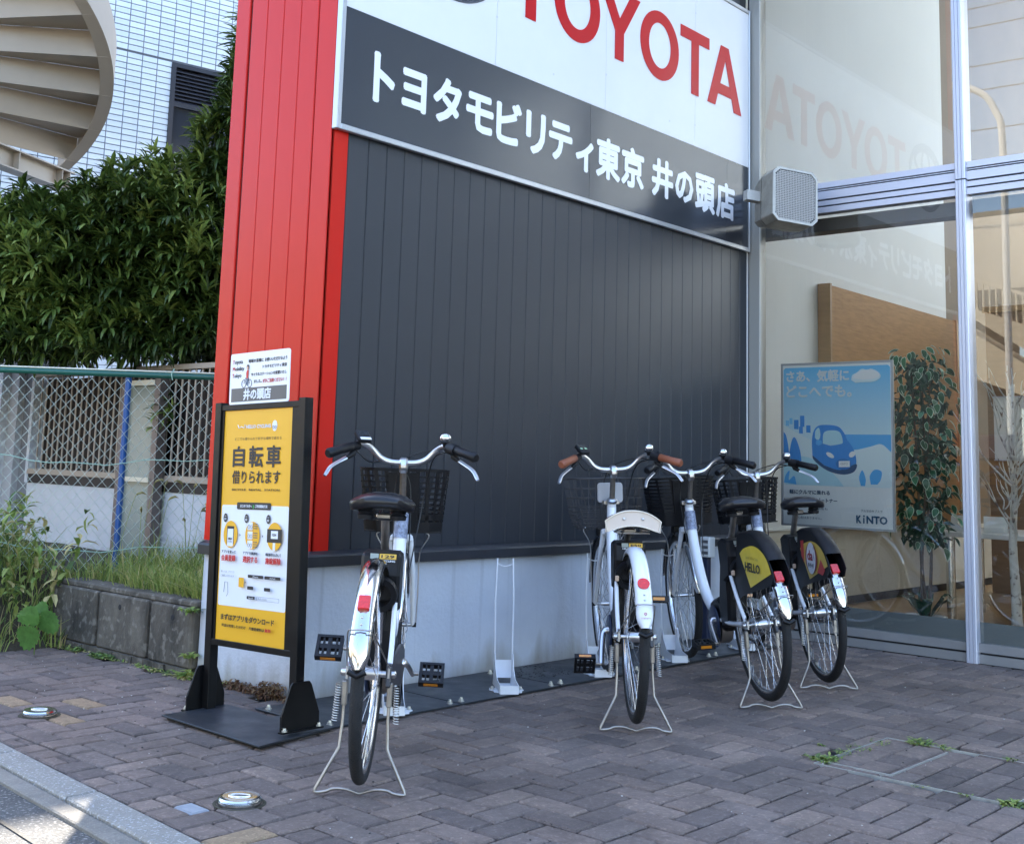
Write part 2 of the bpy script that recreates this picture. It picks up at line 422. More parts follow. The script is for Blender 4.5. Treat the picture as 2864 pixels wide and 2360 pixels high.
# litter: tiny pebbles and dry leaf bits
lt = MB(); rl = random.Random(9)
for _ in range(260):
    x, y = rl.uniform(-1.0,3.2), rl.uniform(-2.6,-0.1)
    if rl.random() < 0.35: x, y = rl.uniform(-0.9,-0.1), rl.uniform(-0.5,1.5)
    r_ = rl.uniform(0.0012,0.0035); lt.cur = 0 if rl.random() < 0.55 else 1
    lt.ell((x,y,0.001),(r_*rl.uniform(0.8,1.6),r_,r_*0.6),6,4)
for _ in range(150):
    x, y = rl.uniform(1.08,1.42), rl.uniform(-0.30,-0.02); lt.cur = 2; r_ = rl.uniform(0.003,0.009); a = rl.uniform(0,6.28)
    lt.add([(x+r_*math.cos(a+q)*(1 if q in (0,3.14) else 0.5), y+r_*math.sin(a+q)*(1 if q in (0,3.14) else 0.5), 0.013+rl.uniform(0,0.004)) for q in (0,1.57,3.14,4.71)], [(0,1,2,3)])
lt.build('litter', [mat('pebble_pale', (0.45,0.43,0.40), 0.8), mat('pebble_dark', (0.03,0.028,0.026), 0.8), mat('leaf_debris', (0.016,0.014,0.012), 0.9)], None, kind='stuff', label='tiny pebbles and dry leaf bits scattered over pavers and plates', cat='litter')
# ================================================================== sign wall (red pillar, dark boards, concrete plinth)
m_conc = mat('painted_plinth', (0.40,0.42,0.46), 0.85, var=0.09, vscale=3.2, bump=0.35, bscale=55)
# water stains rising from the plinth foot
def stain_mat():
    mt = mat('plinth_stained', (0.53,0.56,0.62), 0.85, var=0.07, vscale=3.0, bump=0.3, bscale=50)
    nt = mt.node_tree; L = nt.links.new; b = nt.nodes['Principled BSDF']
    src = b.inputs['Base Color'].links[0].from_socket
    tc = nt.nodes.new('ShaderNodeTexCoord'); sp = nt.nodes.new('ShaderNodeSeparateXYZ'); L(tc.outputs['Object'], sp.inputs[0])
    mp = nt.nodes.new('ShaderNodeMapping'); mp.inputs['Scale'].default_value = (3.0,3.0,0.5); L(tc.outputs['Object'], mp.inputs[0])
    n = nt.nodes.new('ShaderNodeTexNoise'); n.inputs['Scale'].default_value = 2.6; n.inputs['Detail'].default_value = 5; L(mp.outputs[0], n.inputs[0])
    h = nt.nodes.new('ShaderNodeMapRange'); h.inputs['From Min'].default_value = 0.26; h.inputs['From Max'].default_value = 0.0; h.inputs['To Min'].default_value = -0.25; h.inputs['To Max'].default_value = 0.42
    L(sp.outputs[2], h.inputs[0])
    ad = nt.nodes.new('ShaderNodeMath'); ad.operation = 'ADD'; L(n.outputs['Fac'], ad.inputs[0]); L(h.outputs[0], ad.inputs[1])
    rp = nt.nodes.new('ShaderNodeValToRGB'); rp.color_ramp.elements[0].position = 0.62; rp.color_ramp.elements[1].position = 0.95
    rp.color_ramp.elements[0].color = (0,0,0,1); rp.color_ramp.elements[1].color = (0.75,0.75,0.75,1)
    L(ad.outputs[0], rp.inputs[0])
    mx = nt.nodes.new('ShaderNodeMixRGB'); L(rp.outputs[0], mx.inputs[0]); L(src, mx.inputs[1]); mx.inputs[2].default_value = (0.26,0.23,0.18,1)
    # vertical drip streaks
    mp2 = nt.nodes.new('ShaderNodeMapping'); mp2.inputs['Scale'].default_value = (22,22,0.6); L(tc.outputs['Object'], mp2.inputs[0])
    n2 = nt.nodes.new('ShaderNodeTexNoise'); n2.inputs['Scale'].default_value = 1.0; n2.inputs['Detail'].default_value = 3; L(mp2.outputs[0], n2.inputs[0])
    r2 = nt.nodes.new('ShaderNodeValToRGB'); r2.color_ramp.elements[0].position = 0.58; r2.color_ramp.elements[1].position = 0.75
    r2.color_ramp.elements[0].color = (0,0,0,1); r2.color_ramp.elements[1].color = (0.32,0.32,0.32,1); L(n2.outputs['Fac'], r2.inputs[0])
    m2 = nt.nodes.new('ShaderNodeMixRGB'); L(r2.outputs[0], m2.inputs[0]); L(mx.outputs[0], m2.inputs[1]); m2.inputs[2].default_value = (0.27,0.28,0.31,1)
    L(m2.outputs[0], b.inputs['Base Color']); return mt
m_plinth = stain_mat()
m_red = mat('red_panel_paint', (0.58,0.020,0.012), 0.26, var=0.04, vscale=1.5, bump=0.055, bscale=210, spec=0.16)
m_dark = mat('charcoal_board', (0.020,0.024,0.032), 0.42, var=0.05, vscale=1.2, bump=0.03, bscale=160, spec=0.46)
m_trim = mat('charcoal_flashing', (0.026,0.028,0.034), 0.36, var=0.08, vscale=4)
m_core = mat('wall_core', (0.03,0.03,0.03), 0.9)
LR = 0.7336; ZT = 8.2; ZW = 0.583
wall = thing('sign_wall', 'tall shop wall of charcoal boards with red corner pillar on a pale plinth', 'wall', (1.7,0.37,0), world=True)
MB().bx(0.012,3.428,0.012,LR-0.012,0.40,ZT).build('wall_core', m_core, wall)
MB().bx(0.0,3.43,0.0,LR-0.008,0.0,0.523).build('plinth', m_plinth, wall, bevel=0.006)
# sloped flashing on the plinth
def flash(f, a0, a1):
    prof = [(-0.035,0.524),(-0.035,0.563),(-0.026,0.572),(0.011,0.588),(0.011,0.524)]
    return prof
mb = MB(); pr = flash(None,0,0); n = len(pr)
def ring(x, y): return
vs = []
for (o, z) in pr: vs.append((3.432, o, z))
for (o, z) in pr: vs.append((o, o, z))
for (o, z) in pr: vs.append((o, LR-0.016-o*0.2, z))
fs = []
for k in range(2):
    for i in range(n): fs.append((k*n+i, k*n+(i+1) % n, (k+1)*n+(i+1) % n, (k+1)*n+i))
fs += [tuple(range(n)), tuple(range(2*n,3*n))[::-1]]
MB().add(vs, fs).build('base_flashing', m_trim, wall)
# charcoal boards, one by one, 107 mm module
xs = [0.097]+[0.107+0.1076*k for k in range(1,31)]+[3.425]
def vboard(x0, x1, yf, z0, z1, c=0.004, d=0.012):
    return MB().prism([(x0+0.0012,yf+d),(x0+0.0012,yf+c),(x0+0.0012+c*0.7,yf),(x1-0.0012-c*0.7,yf),(x1-0.0012,yf+c),(x1-0.0012,yf+d)], z0, z1)
for a, b in zip(xs[:-1], xs[1:]):
    vboard(a, b, 0.0005, ZW+0.002, 2.345).build('board', m_dark, wall)
for a, b in zip(xs[:-1:3], xs[3::3]):
    vboard(a, b, 0.0005, 3.93, ZT).build('board', m_dark, wall)
# red pillar: front strip and left face boards
m_redf = m_red
MB().add([(0.0,0.0,ZW),(0.094,0.0,ZW),(0.094,0.0,ZT),(0.0,0.0,ZT),(0.0,0.012,ZW),(0.094,0.012,ZW),(0.094,0.012,ZT),(0.0,0.012,ZT)],
         [(0,1,2,3),(1,5,6,2),(0,4,5,1),(3,2,6,7),(5,4,7,6)]).build('red_front_strip', m_red, wall)
ys = [0.0, 0.124, 0.247, 0.371, 0.493, 0.622, LR]
def lboard(y0, y1, xf, z0, z1, g0, g1, c=0.004):
    return MB().prism([(y0+g0,xf+0.012),(y0+g0,xf+c),(y0+g0+c*0.7,xf),(y1-g1-c*0.7,xf),(y1-g1,xf+c),(y1-g1,xf+0.012)], z0, z1, f=lambda a,b,h:(b,a,h))
gaps = [0.0, 0.004, 0.0015, 0.0015, 0.0015, 0.010, 0.0]
for i in range(6):
    lboard(ys[i], ys[i+1], -0.0005, ZW, ZT, gaps[i], gaps[i+1]).build('red_board', m_red, wall)
MB().bx(0.0135,0.016,0.0,LR,ZW,ZT).build('red_backing', mat('red_groove', (0.40,0.015,0.012), 0.4), wall)
# thin aluminium edge at the far end of the boards
m_alu = mat('anodised_aluminium', (0.50,0.50,0.53), 0.34, 0.75, var=0.05, vscale=2, stretch=(1,1,0.15))
m_alud = mat('aluminium_shadow_gap', (0.02,0.02,0.025), 0.6)
MB().bx(3.424,3.430,-0.008,0.004,0.60,2.326).build('edge_angle', mat('white_edge', (0.72,0.72,0.72), 0.4), wall)
# ================================================================== the shop sign
SY = -0.032
sign = thing('shop_sign', 'large framed shop sign, red letters on white above white Japanese letters on grey', 'sign', (1.7,-0.02,2.327), world=True)
m_sw = mat('sign_white', (0.72,0.73,0.76), 0.3, var=0.03, vscale=2, spec=0.25)
m_sg = mat('sign_grey', (0.036,0.041,0.050), 0.16, var=0.04, vscale=1.5)
m_sr = mat('sign_red', (0.50,0.008,0.014), 0.35, spec=0.15)
m_frame = mat('sign_frame_alu', (0.46,0.47,0.49), 0.35, 0.6, var=0.05, vscale=3)
X0, X1, Z0, Z1, ZD = -0.001, 3.414, 2.327, 3.913, 2.872
FB = 0.026
def fbar(poly, h0, h1, f): return MB().prism(poly, h0, h1, f=f)
MB().bx(X0,X0+FB,SY,0.0,Z0,Z1).build('frame_side', m_frame, sign, bevel=0.003)
MB().bx(X1-0.014,X1,SY,0.0,Z0,Z1).build('frame_side', m_frame, sign, bevel=0.003)
MB().bx(X0+FB,X1-0.014,SY,-0.006,Z0,Z0+FB).build('frame_bottom', m_frame, sign, bevel=0.003)
MB().bx(X0+FB,X1-0.014,SY,-0.006,Z1-FB,Z1).build('frame_top', m_frame, sign, bevel=0.003)
PY = SY+0.008
for a, b in ((X0+FB,0.984),(0.986,1.878),(1.880,2.771),(2.773,X1-0.014)):
    MB().bx(a,b,PY,-0.004,ZD+0.0005,Z1-FB).build('white_panel', m_sw, sign)
for a, b in ((X0+FB,1.749),(1.751,3.14),(3.142,X1-0.014)):
    MB().bx(a,b,PY,-0.004,Z0+FB,ZD-0.0005).build('grey_panel', m_sg, sign)
MS = frame((0,PY-0.0015,0), (1,0,0), (0,0,1))        # sign plane: local x = world x, local y = world z
m_bolt = mat('sign_stud', (0.6,0.61,0.63), 0.4)
for x, z in ((0.985,3.12),(1.88,3.07),(2.772,3.0),(0.985,3.7),(1.88,3.7),(2.772,3.7),(0.37,3.02),(1.43,2.95),(2.50,2.96)):
    MB().lathe([(0.006,0.0),(0.006,0.0008),(0.0,0.0012)], 10, MS @ Matrix.Translation((x,z,0))).build('stud', m_bolt, sign)
m_swl = mat('sign_white_letter', (0.82,0.83,0.86), 0.25)
for ch, cx, cz, w_, h_ in (('ト',0.262,2.608,0.125,0.225),('ヨ',0.447,2.604,0.150,0.185),('タ',0.661,2.610,0.185,0.215),('モ',0.884,2.606,0.190,0.185),('ビ',1.095,2.610,0.185,0.215),('リ',1.300,2.606,0.150,0.215),('テ',1.500,2.607,0.190,0.20),('ィ',1.703,2.575,0.150,0.165),('東',1.912,2.604,0.215,0.225),('京',2.140,2.604,0.212,0.225),('井',2.434,2.602,0.215,0.222),('の',2.660,2.600,0.190,0.185),('頭',2.888,2.602,0.218,0.225),('店',3.122,2.602,0.215,0.225)):
    lettering(ch, MS, cx-w_/2+0.007, cx+w_/2-0.007, cz-h_/2+0.007, cz+h_/2-0.007, m_swl, sign, bold=0.009, name='letter')
# red capitals drawn as outlines
def poly_letter(polys):
    mb = MB()
    for p in polys: mb.prism(p, 0.0, 0.002, MS)
    return mb
zb, zt = 3.184, 3.583
def ringpoly(cx, cz, a, b, ai, bi, n=40):
    mb = MB(); vs = []
    for h in (0.0, 0.002):
        for i in range(n):
            t = 2*math.pi*i/n; vs.append((cx+a*math.cos(t), cz+b*math.sin(t), h)); vs.append((cx+ai*math.cos(t), cz+bi*math.sin(t), h))
    fs = []
    for i in range(n):
        j = (i+1) % n
        fs.append((2*n+2*i, 2*n+2*j, 2*n+2*j+1, 2*n+2*i+1)); fs.append((2*i, 2*j, 2*n+2*j, 2*n+2*i)); fs.append((2*i+1, 2*n+2*i+1, 2*n+2*j+1, 2*j+1))
    mb.add(vs, fs, MS); return mb
def T_(x0, x1, sx): c = (x0+x1)/2; return poly_letter([[(x0,zt-0.072),(x1,zt-0.072),(x1,zt),(x0,zt)],[(c-sx/2,zb),(c+sx/2,zb),(c+sx/2,zt-0.072),(c-sx/2,zt-0.072)]])
T_(1.075,1.395,0.082).build('letter', m_sr, sign)
ringpoly(1.617,3.3835,0.197,0.205,0.112,0.135).build('letter', m_sr, sign)
yc = 1.995
poly_letter([[(yc-0.041,zb),(yc+0.041,zb),(yc+0.041,3.345),(yc+0.195,zt),(yc+0.102,zt),(yc+0.001,3.425),(yc-0.098,zt),(yc-0.192,zt),(yc-0.041,3.345)]]).build('letter', m_sr, sign)
ringpoly(2.391,3.3835,0.197,0.205,0.112,0.135).build('letter', m_sr, sign)
T_(2.606,2.926,0.082).build('letter', m_sr, sign)
ac = 3.106
poly_letter([[(ac-0.200,zb),(ac-0.109,zb),(ac+0.006,zt-0.09),(ac-0.046,zt)],[(ac+0.109,zb),(ac+0.201,zb),(ac+0.046,zt),(ac+0.0065,zt-0.0895)],[(ac-0.0455,zt),(ac+0.0063,zt-0.0893),(ac+0.0455,zt)],[(ac-0.083,zb+0.082),(ac+0.083,zb+0.082),(ac+0.056,zb+0.152),(ac-0.056,zb+0.152)]]).build('letter', m_sr, sign)
# three-oval emblem left of the capitals
m_chr = mat('chrome', (0.66,0.66,0.67), 0.12, 1.0)
m_emb = mat('emblem_dark_chrome', (0.13,0.14,0.17), 0.2, 0.9)
em = ringpoly(0.665,3.386,0.345,0.280,0.300,0.238,48).build('emblem', m_emb, sign)
ringpoly(0.675,3.395,0.105,0.245,0.070,0.215,36).build('emblem_inner_oval', m_emb, em)
ringpoly(0.675,3.50,0.235,0.120,0.195,0.085,36).build('emblem_cross_oval', m_emb, em)
# ================================================================== box loudspeaker on its arm at the corner
m_spk = mat('galvanised_box', (0.36,0.34,0.29), 0.5, 0.35, var=0.22, vscale=14, bump=0.15, bscale=70)
sp = thing('loudspeaker', 'grey octagonal-fronted outdoor box loudspeaker with mesh face on a short arm', 'loudspeaker', (3.10,-0.46,2.550), (R(-5),R(4),R(-30)))
sp.scale = (1.16,1.16,1.16)
# local: +x right, -y front, z up
def octo(w, h, c): return [(-w+c,-h),(w-c,-h),(w,-h+c),(w,h-c),(w-c,h),(-w+c,h),(-w,h-c),(-w,-h+c)]
fy = lambda a,b,h:(a,h,b)
W_, H_ = 0.128, 0.142
mb = MB(); mb.prism(octo(W_,H_,0.03), -0.06, 0.05, f=fy)
mb.build('housing', m_spk, sp, bevel=0.004)
mb = MB(); a_, b_ = octo(W_,H_,0.03), octo(W_*0.8,H_*0.82,0.02)
mb.add([(x,0.05,z) for x,z in a_]+[(x,0.15,z) for x,z in b_], [(i,(i+1)%8,8+(i+1)%8,8+i) for i in range(8)]+[tuple(range(8,16))]); mb.build('rear_housing', m_spk, sp)
mb = MB(); a_, b_ = octo(W_,H_,0.03), octo(W_-0.012,H_-0.012,0.026); n=8
mb.add([(x,-0.0602,z) for x,z in a_]+[(x,-0.066,z) for x,z in a_]+[(x,-0.066,z) for x,z in b_]+[(x,-0.0602,z) for x,z in b_],
       [(i,(i+1)%n,n+(i+1)%n,n+i) for i in range(n)]+[(n+i,n+(i+1)%n,2*n+(i+1)%n,2*n+i) for i in range(n)]+[(2*n+i,2*n+(i+1)%n,3*n+(i+1)%n,3*n+i) for i in range(n)])
mb.build('front_rim', mat('rim_steel', (0.46,0.43,0.38), 0.4, 0.4, var=0.1, vscale=20), sp)
MB().add([(x,-0.0605,z) for x,z in b_], [tuple(range(8))]).build('speaker_mesh_backing', mat('mesh_backing', (0.06,0.06,0.065), 0.7), sp)
mb = MB(); st = 0.0092                                     # woven mesh: short bars in a basket weave
nz = int(2*(H_-0.014)/st); nx = int(2*(W_-0.014)/st)
for i in range(nx+1):
    for k in range(nz+1):
        x = -W_+0.016+i*st; z = -H_+0.016+k*st
        if abs(x)+abs(z) > W_+H_-0.055: continue
        if (i+k) % 2: mb.bx(x-st*0.62,x+st*0.62,-0.0635,-0.0622,z-0.0018,z+0.0018)
        else: mb.bx(x-0.0018,x+0.0018,-0.0635,-0.0622,z-st*0.62,z+st*0.62)
mb.build('speaker_mesh', mat('mesh_wire', (0.52,0.49,0.45), 0.5, 0.2), sp, kind='stuff')
arm = MB(); arm.bx(-0.20,-0.10,0.06,0.10,-0.012,0.04); arm.build('arm', mat('arm_paint', (0.45,0.44,0.41), 0.5, 0.2, var=0.08, vscale=8), sp)
# ================================================================== showroom behind the glass front
XG = 3.436
m_alum = mat('window_aluminium', (0.60,0.61,0.69), 0.40, 0.35, var=0.04, vscale=1.5, stretch=(1,1,0.2))
m_alub = mat('sill_aluminium', (0.34,0.335,0.335), 0.45, 0.5, var=0.08, vscale=4)
m_gap = mat('gasket', (0.012,0.012,0.018), 0.6)
m_white = mat('interior_white', (0.80,0.83,0.84), 0.8, var=0.03, vscale=1)
m_cream = mat('interior_cream', (0.70,0.67,0.58), 0.75, var=0.05, vscale=2)
m_wood = mat('wood_veneer', (0.44,0.245,0.105), 0.6, spec=0.15, var=0.16, vscale=7, stretch=(1.0,1.0,9.0), bump=0.03, bscale=60)
m_woodl = mat('wood_edge', (0.40,0.24,0.11), 0.5, var=0.1, vscale=8, stretch=(1,1,6))
m_floor = mat('wood_floor', (0.36,0.23,0.11), 0.28, var=0.2, vscale=6, stretch=(0.7,6,1))
m_glass = glass_mat('window_glass', tint=(0.96,0.98,0.975), boost=2.6)
m_film = mat('frosted_film', (0.27,0.31,0.335), 0.6, var=0.05, vscale=3)
sh = thing('showroom', 'glass-fronted car showroom with aluminium frames beside the sign wall', 'building', (6.4,-3.0,0), world=True)
YE = -7.8
MULL = [(-1.318-1.352*k) for k in range(5)]
# corner column
MB().bx(XG-0.004,XG+0.075,-0.086,-0.004,0.0,ZT).build('corner_post', mat('corner_post_paint', (0.34,0.335,0.31), 0.5, 0.2, var=0.06, vscale=3, stretch=(1,1,0.2)), sh, bevel=0.003)
MB().bx(XG-0.010,XG-0.0045,-0.012,-0.004,0.0,ZT).build('corner_gap', m_gap, sh)
def band(y0, y1):
    for z0, z1, xo, m in ((0.0,0.046,-0.004,m_alub),(0.0465,0.0565,0.012,m_gap),(0.057,0.103,-0.004,m_alub),
                          (2.525,2.560,-0.006,m_alum),(2.5605,2.569,0.010,m_gap),(2.5695,2.598,-0.006,m_alum),(2.5985,2.608,0.012,m_gap),
                          (2.6085,2.657,-0.006,m_alum),(2.6575,2.665,0.010,m_gap),(2.6655,2.670,-0.003,m_alum),(2.6705,2.6765,0.008,m_gap),(2.677,2.712,-0.006,m_alum)):
        MB().bx(XG+xo,XG+0.07,y1,y0,z0,z1).build('sill_rail' if z0 < 1 else 'transom_rail', m, sh)
edges = [-0.086]
for ym in MULL: edges += [ym, ym-0.057]
edges.append(YE)
for k in range(0, len(edges)-1, 2):
    y0, y1 = edges[k], edges[k+1]
    band(y0, y1)
    MB().quad((XG+0.02,y0,0.103),(XG+0.02,y1,0.103),(XG+0.02,y1,2.525),(XG+0.02,y0,2.525)).build('pane', m_glass, sh)
    MB().quad((XG+0.02,y0,2.712),(XG+0.02,y1,2.712),(XG+0.02,y1,6.2),(XG+0.02,y0,6.2)).build('pane', m_glass, sh)
    MB().bx(XG+0.024,XG+0.027,y1,y0,0.103,0.210).build('frosted_strip', m_film, sh)
for ym in MULL:
    for z0, z1 in ((0.0,2.605),(2.613,ZT)):
        p = [(ym,XG+0.07),(ym,XG-0.03),(ym-0.004,XG-0.034),(ym-0.017,XG-0.034),(ym-0.018,XG-0.030),(ym-0.020,XG-0.034),(ym-0.036,XG-0.034),(ym-0.038,XG-0.030),(ym-0.040,XG-0.034),(ym-0.053,XG-0.034),(ym-0.057,XG-0.03),(ym-0.057,XG+0.07)]
        MB().prism(p, z0, z1, f=lambda a,b,h:(b,a,h)).build('mullion', m_alum, sh)
    MB().bx(XG-0.024,XG+0.06,ym-0.055,ym-0.002,2.604,2.614).build('mullion_gap', m_gap, sh)
# shell: inner wall, floor, roof, far mullions of an added daylight opening
MB().bx(XG+0.05,6.982,0.12,0.62,0.0,ZT).build('inner_wall', m_white, sh)
MB().bx(6.983,9.6,0.12,0.62,0.0,ZT).build('inner_wall', mat('inner_wall_dimmed', (0.24,0.19,0.14), 0.8, var=0.05, vscale=2), sh)  # far stretch of the same wall, darkened in colour to dim the pane
MB().bx(XG+0.05,9.6,0.104,0.118,0.115,0.585).build('lower_panel', m_cream, sh)
MB().bx(XG+0.05,4.63,0.095,0.118,0.586,0.600).build('ledge', m_white, sh)
MB().bx(XG+0.05,9.6,0.100,0.118,0.06,0.113).build('skirting', mat('skirting', (0.035,0.03,0.028), 0.5), sh)
MB().bx(4.64,6.95,0.03,0.118,0.602,2.288).build('wood_panel', m_wood, sh)
MB().bx(4.615,4.639,0.022,0.118,0.602,2.300).build('wood_edge', m_woodl, sh)
MB().bx(6.951,6.98,0.022,0.118,0.602,2.300).build('wood_edge', m_woodl, sh)
MB().bx(XG+0.075,9.6,YE,0.10,0.0,0.058).build('floor', m_floor, sh)
MB().bx(XG-0.02,9.6,YE-0.2,0.62,6.25,6.5).build('ceiling', m_white, sh)
MB().bx(XG-0.02,9.6,YE-0.2,0.62,6.55,ZT).build('parapet', mat('parapet_white', (0.62,0.62,0.62), 0.7), sh)
MB().bx(XG+0.05,9.6,YE-0.2,YE-0.02,0,6.2).build('end_wall', m_white, sh)
MB().bx(XG+0.10,XG+0.22,YE,0.1,2.435,2.515).build('inner_beam', mat('inner_beam', (0.10,0.095,0.09), 0.7), sh)
MB().bx(9.64,9.65,YE-0.2,0.62,2.6,6.24).build('rear_diffuser', mat('diffuser_sheet', (0.90,0.92,0.92), 0.8, trans=0.82), sh)  # unseen translucent sheet added to soften daylight entering from the back
MB().bx(9.62,9.8,YE-0.2,0.62,0,2.6).build('rear_wall', mat('rear_wall', (0.30,0.22,0.14), 0.8), sh)
for k in range(7):
    MB().bx(9.5,9.6,-7.6+k*1.25,-7.53+k*1.25,0,6.2).build('rear_mullion', m_alum, sh)
# brown partition and a white board deeper in the room
part = thing('partition', 'brown wooden room partition deep inside the showroom', 'partition', (6.8,-1.6,0.06), world=True)
MB().bx(7.0,7.08,-3.6,-0.20,0.06,2.35).build('partition_panel', mat('partition_wood', (0.27,0.16,0.085), 0.55, var=0.12, vscale=6, stretch=(1,1,5)), part)
MB().bx(6.985,7.095,-3.62,-0.18,2.351,2.40).build('partition_cap', m_woodl, part)
bd = thing('wall_board', 'white blank board hung on the brown partition inside', 'board', (6.97,-0.40,1.15), world=True)
MB().bx(6.962,6.998,-0.50,-0.26,1.13,1.64).build('board_panel', mat('board_white', (0.8,0.79,0.74), 0.5), bd)
MB().bx(6.955,6.961,-0.505,-0.255,1.122,1.13).build('board_rim', m_alum, bd)
MB().bx(6.955,6.961,-0.505,-0.255,1.64,1.648).build('board_rim', m_alum, bd)
# small meeting table with leaflets
tb = thing('meeting_table', 'white table on a steel leg behind the potted plant', 'table', (4.9,-0.95,0.06), world=True)
m_tab = mat('table_white', (0.72,0.72,0.72), 0.3)
MB().bx(4.45,5.5,-1.45,-0.55,0.60,0.63).build('table_top', m_tab, tb, bevel=0.004)
MB().tube([(4.62,-0.78,0.066),(4.62,-0.78,0.599)], 0.028, 16).build('leg', m_steel, tb, smooth=40)
MB().tube([(5.35,-0.70,0.066),(5.35,-0.70,0.599)], 0.028, 16).build('leg', m_steel, tb, smooth=40)
MB().tube([(4.62,-1.3,0.066),(4.62,-1.3,0.599)], 0.028, 16).build('leg', m_steel, tb, smooth=40)
MB().tube([(5.35,-1.3,0.066),(5.35,-1.3,0.599)], 0.028, 16).build('leg', m_steel, tb, smooth=40)
for k, (x, y, c, nm) in enumerate(((4.56,-0.66,(0.5,0.03,0.03),'leaflet with red print standing on the table'),(4.60,-0.86,(0.7,0.7,0.68),'white menu card standing on the table'),(4.66,-1.05,(0.74,0.74,0.72),'pale price card lying against the table edge'))):
    lf = thing('leaflet_stand', nm, 'leaflet', (x,y,0.631), (0,0,R(-10+12*k)))
    MB().add([(0,-0.07,0),(0,0.07,0),(0.02,0.07,0.10),(0.02,-0.07,0.10),(0.06,0.07,0),(0.06,-0.07,0)], [(0,1,2,3),(1,4,2),(0,3,5),(4,5,3,2)]).build('card', mat('leaflet_%d' % k, (0.72,0.72,0.7), 0.5), lf)
    MB().add([(-0.001,-0.06,0.01),(-0.001,0.03,0.01),(0.0075,0.03,0.05),(0.0075,-0.06,0.05)], [(0,1,2,3)]).build('print_block', mat('leaflet_ink_%d' % k, c, 0.5), lf)
def chair(x, y, rz, lab):
    t = thing('office_chair', lab, 'chair', (x,y,0.06), (0,0,rz), 'dark chairs in the showroom')
    m = mat('chair_fabric', (0.014,0.014,0.02), 0.8, bump=0.2, bscale=150)
    MB().box((0,0,0.44),(0.44,0.44,0.06)).build('seat', m, t, bevel=0.02)
    MB().box((0.2,0,0.72),(0.05,0.42,0.40)).build('backrest', m, t, bevel=0.02)
    for a in (-0.19,0.19):
        for b in (-0.19,0.19): MB().tube([(a,b,0),(a,b,0.41)], 0.012, 8).build('leg', m_steel, t, smooth=50)
chair(5.7,-1.95,R(20),'dark upholstered chair behind the white birch branches')
chair(5.2,-2.35,R(-150),'dark upholstered chair further into the room past the birch')
# ---- variegated potted plant
m_lg = mat('leaf_green', (0.030,0.125,0.055), 0.42, objvar=0.45, trans=0.12)
m_lm = mat('leaf_margin', (0.55,0.66,0.52), 0.5, objvar=0.15)
m_ll = mat('leaf_pale', (0.13,0.40,0.26), 0.45, objvar=0.3, trans=0.2)
def leaf_mesh(nm, inner, cur=0.18):
    L_, W2 = 0.074, 0.021; mbl = MB(); n = 7; outl = []; inn = []
    for i in range(n):
        t = i/(n-1); w = W2*math.sin(math.pi*min(1,t**0.8))**0.75 if 0 < t < 1 else 0
        z = -cur*L_*(t*t); outl.append((t*L_, w, z+0.25*w)); inn.append((0.05*L_+t*L_*0.86, w*0.85, z+0.21*w))
    mir = lambda P: [(x,-y,z) for x,y,z in P[1:-1]][::-1]
    O = outl+mir(outl); I = inn+mir(inn)
    c = [(t/(n-1)*L_, 0, -cur*L_*(t/(n-1))**2) for t in range(n)]
    k = len(O); mbl.cur = 1
    mbl.add(O+I, [(i,(i+1) % k,k+(i+1) % k,k+i) for i in range(k)])
    mbl.cur = 0
    for i in range(n-1):
        if i == 0: mbl.add([I[0],I[1],I[-1]], [(0,1,2)])
        elif i == n-2: mbl.add([I[i],I[i+1],I[-i]], [(0,1,2)])
        else: mbl.add([I[i],I[i+1],I[-(i+1)],I[-i]], [(0,1,2,3)])
    return mbl.mesh(nm, [inner, m_lm])
leafA = [leaf_mesh('leaf', m_lg, c) for c in (0.1,0.3,0.5)]; leafB = [leaf_mesh('leaf', m_ll, 0.2)]
plant = thing('potted_plant', 'tall variegated ficus with white-edged leaves in a low white pot', 'plant', (3.84,-0.93,0.058))
MB().lathe([(0.0,0.0),(0.085,0.0),(0.115,0.10),(0.118,0.112),(0.110,0.114),(0.104,0.09),(0.0,0.088)], 32).build('pot', mat('pot_white', (0.76,0.77,0.78), 0.3), plant, smooth=40)
m_bark = mat('plant_bark', (0.10,0.065,0.04), 0.85, var=0.3, vscale=40, bump=0.4, bscale=80)
for k in range(3):
    a = k*2.1; pts = smooth_path([(0.02*math.cos(a),0.02*math.sin(a),0.08),(0.035*math.cos(a+1),0.035*math.sin(a+1),0.45),(0.03*math.cos(a+2),0.03*math.sin(a+2),0.9),(0.06*math.cos(a+2.4),0.06*math.sin(a+2.4),1.5)], 5)
    MB().tube(pts, [0.011-0.007*i/len(pts) for i in range(len(pts))], 7).build('stem', m_bark, plant, smooth=60)
pr_ = random.Random(11)
for k in range(290):
    z = 0.50+1.18*pr_.random()
    rad = 0.215*(0.45+0.55*math.sin(math.pi*min(1,max(0,(z-0.40)/1.38)))**0.6)*math.sqrt(pr_.random())
    if 0.50 < z < 0.62 and pr_.random() < 0.4: continue
    a = pr_.uniform(0, 2*math.pi); d = a+pr_.uniform(-0.9,0.9)
    me = pr_.choice(leafB) if pr_.random() < 0.10 else pr_.choice(leafA)
    s = pr_.uniform(0.7,1.05)
    link('leaf', me, plant, (rad*math.cos(a), rad*math.sin(a)*1.05, z), (pr_.uniform(-0.6,0.6), pr_.uniform(0.25,1.35), d), (s,s,s))
core_l = MB()
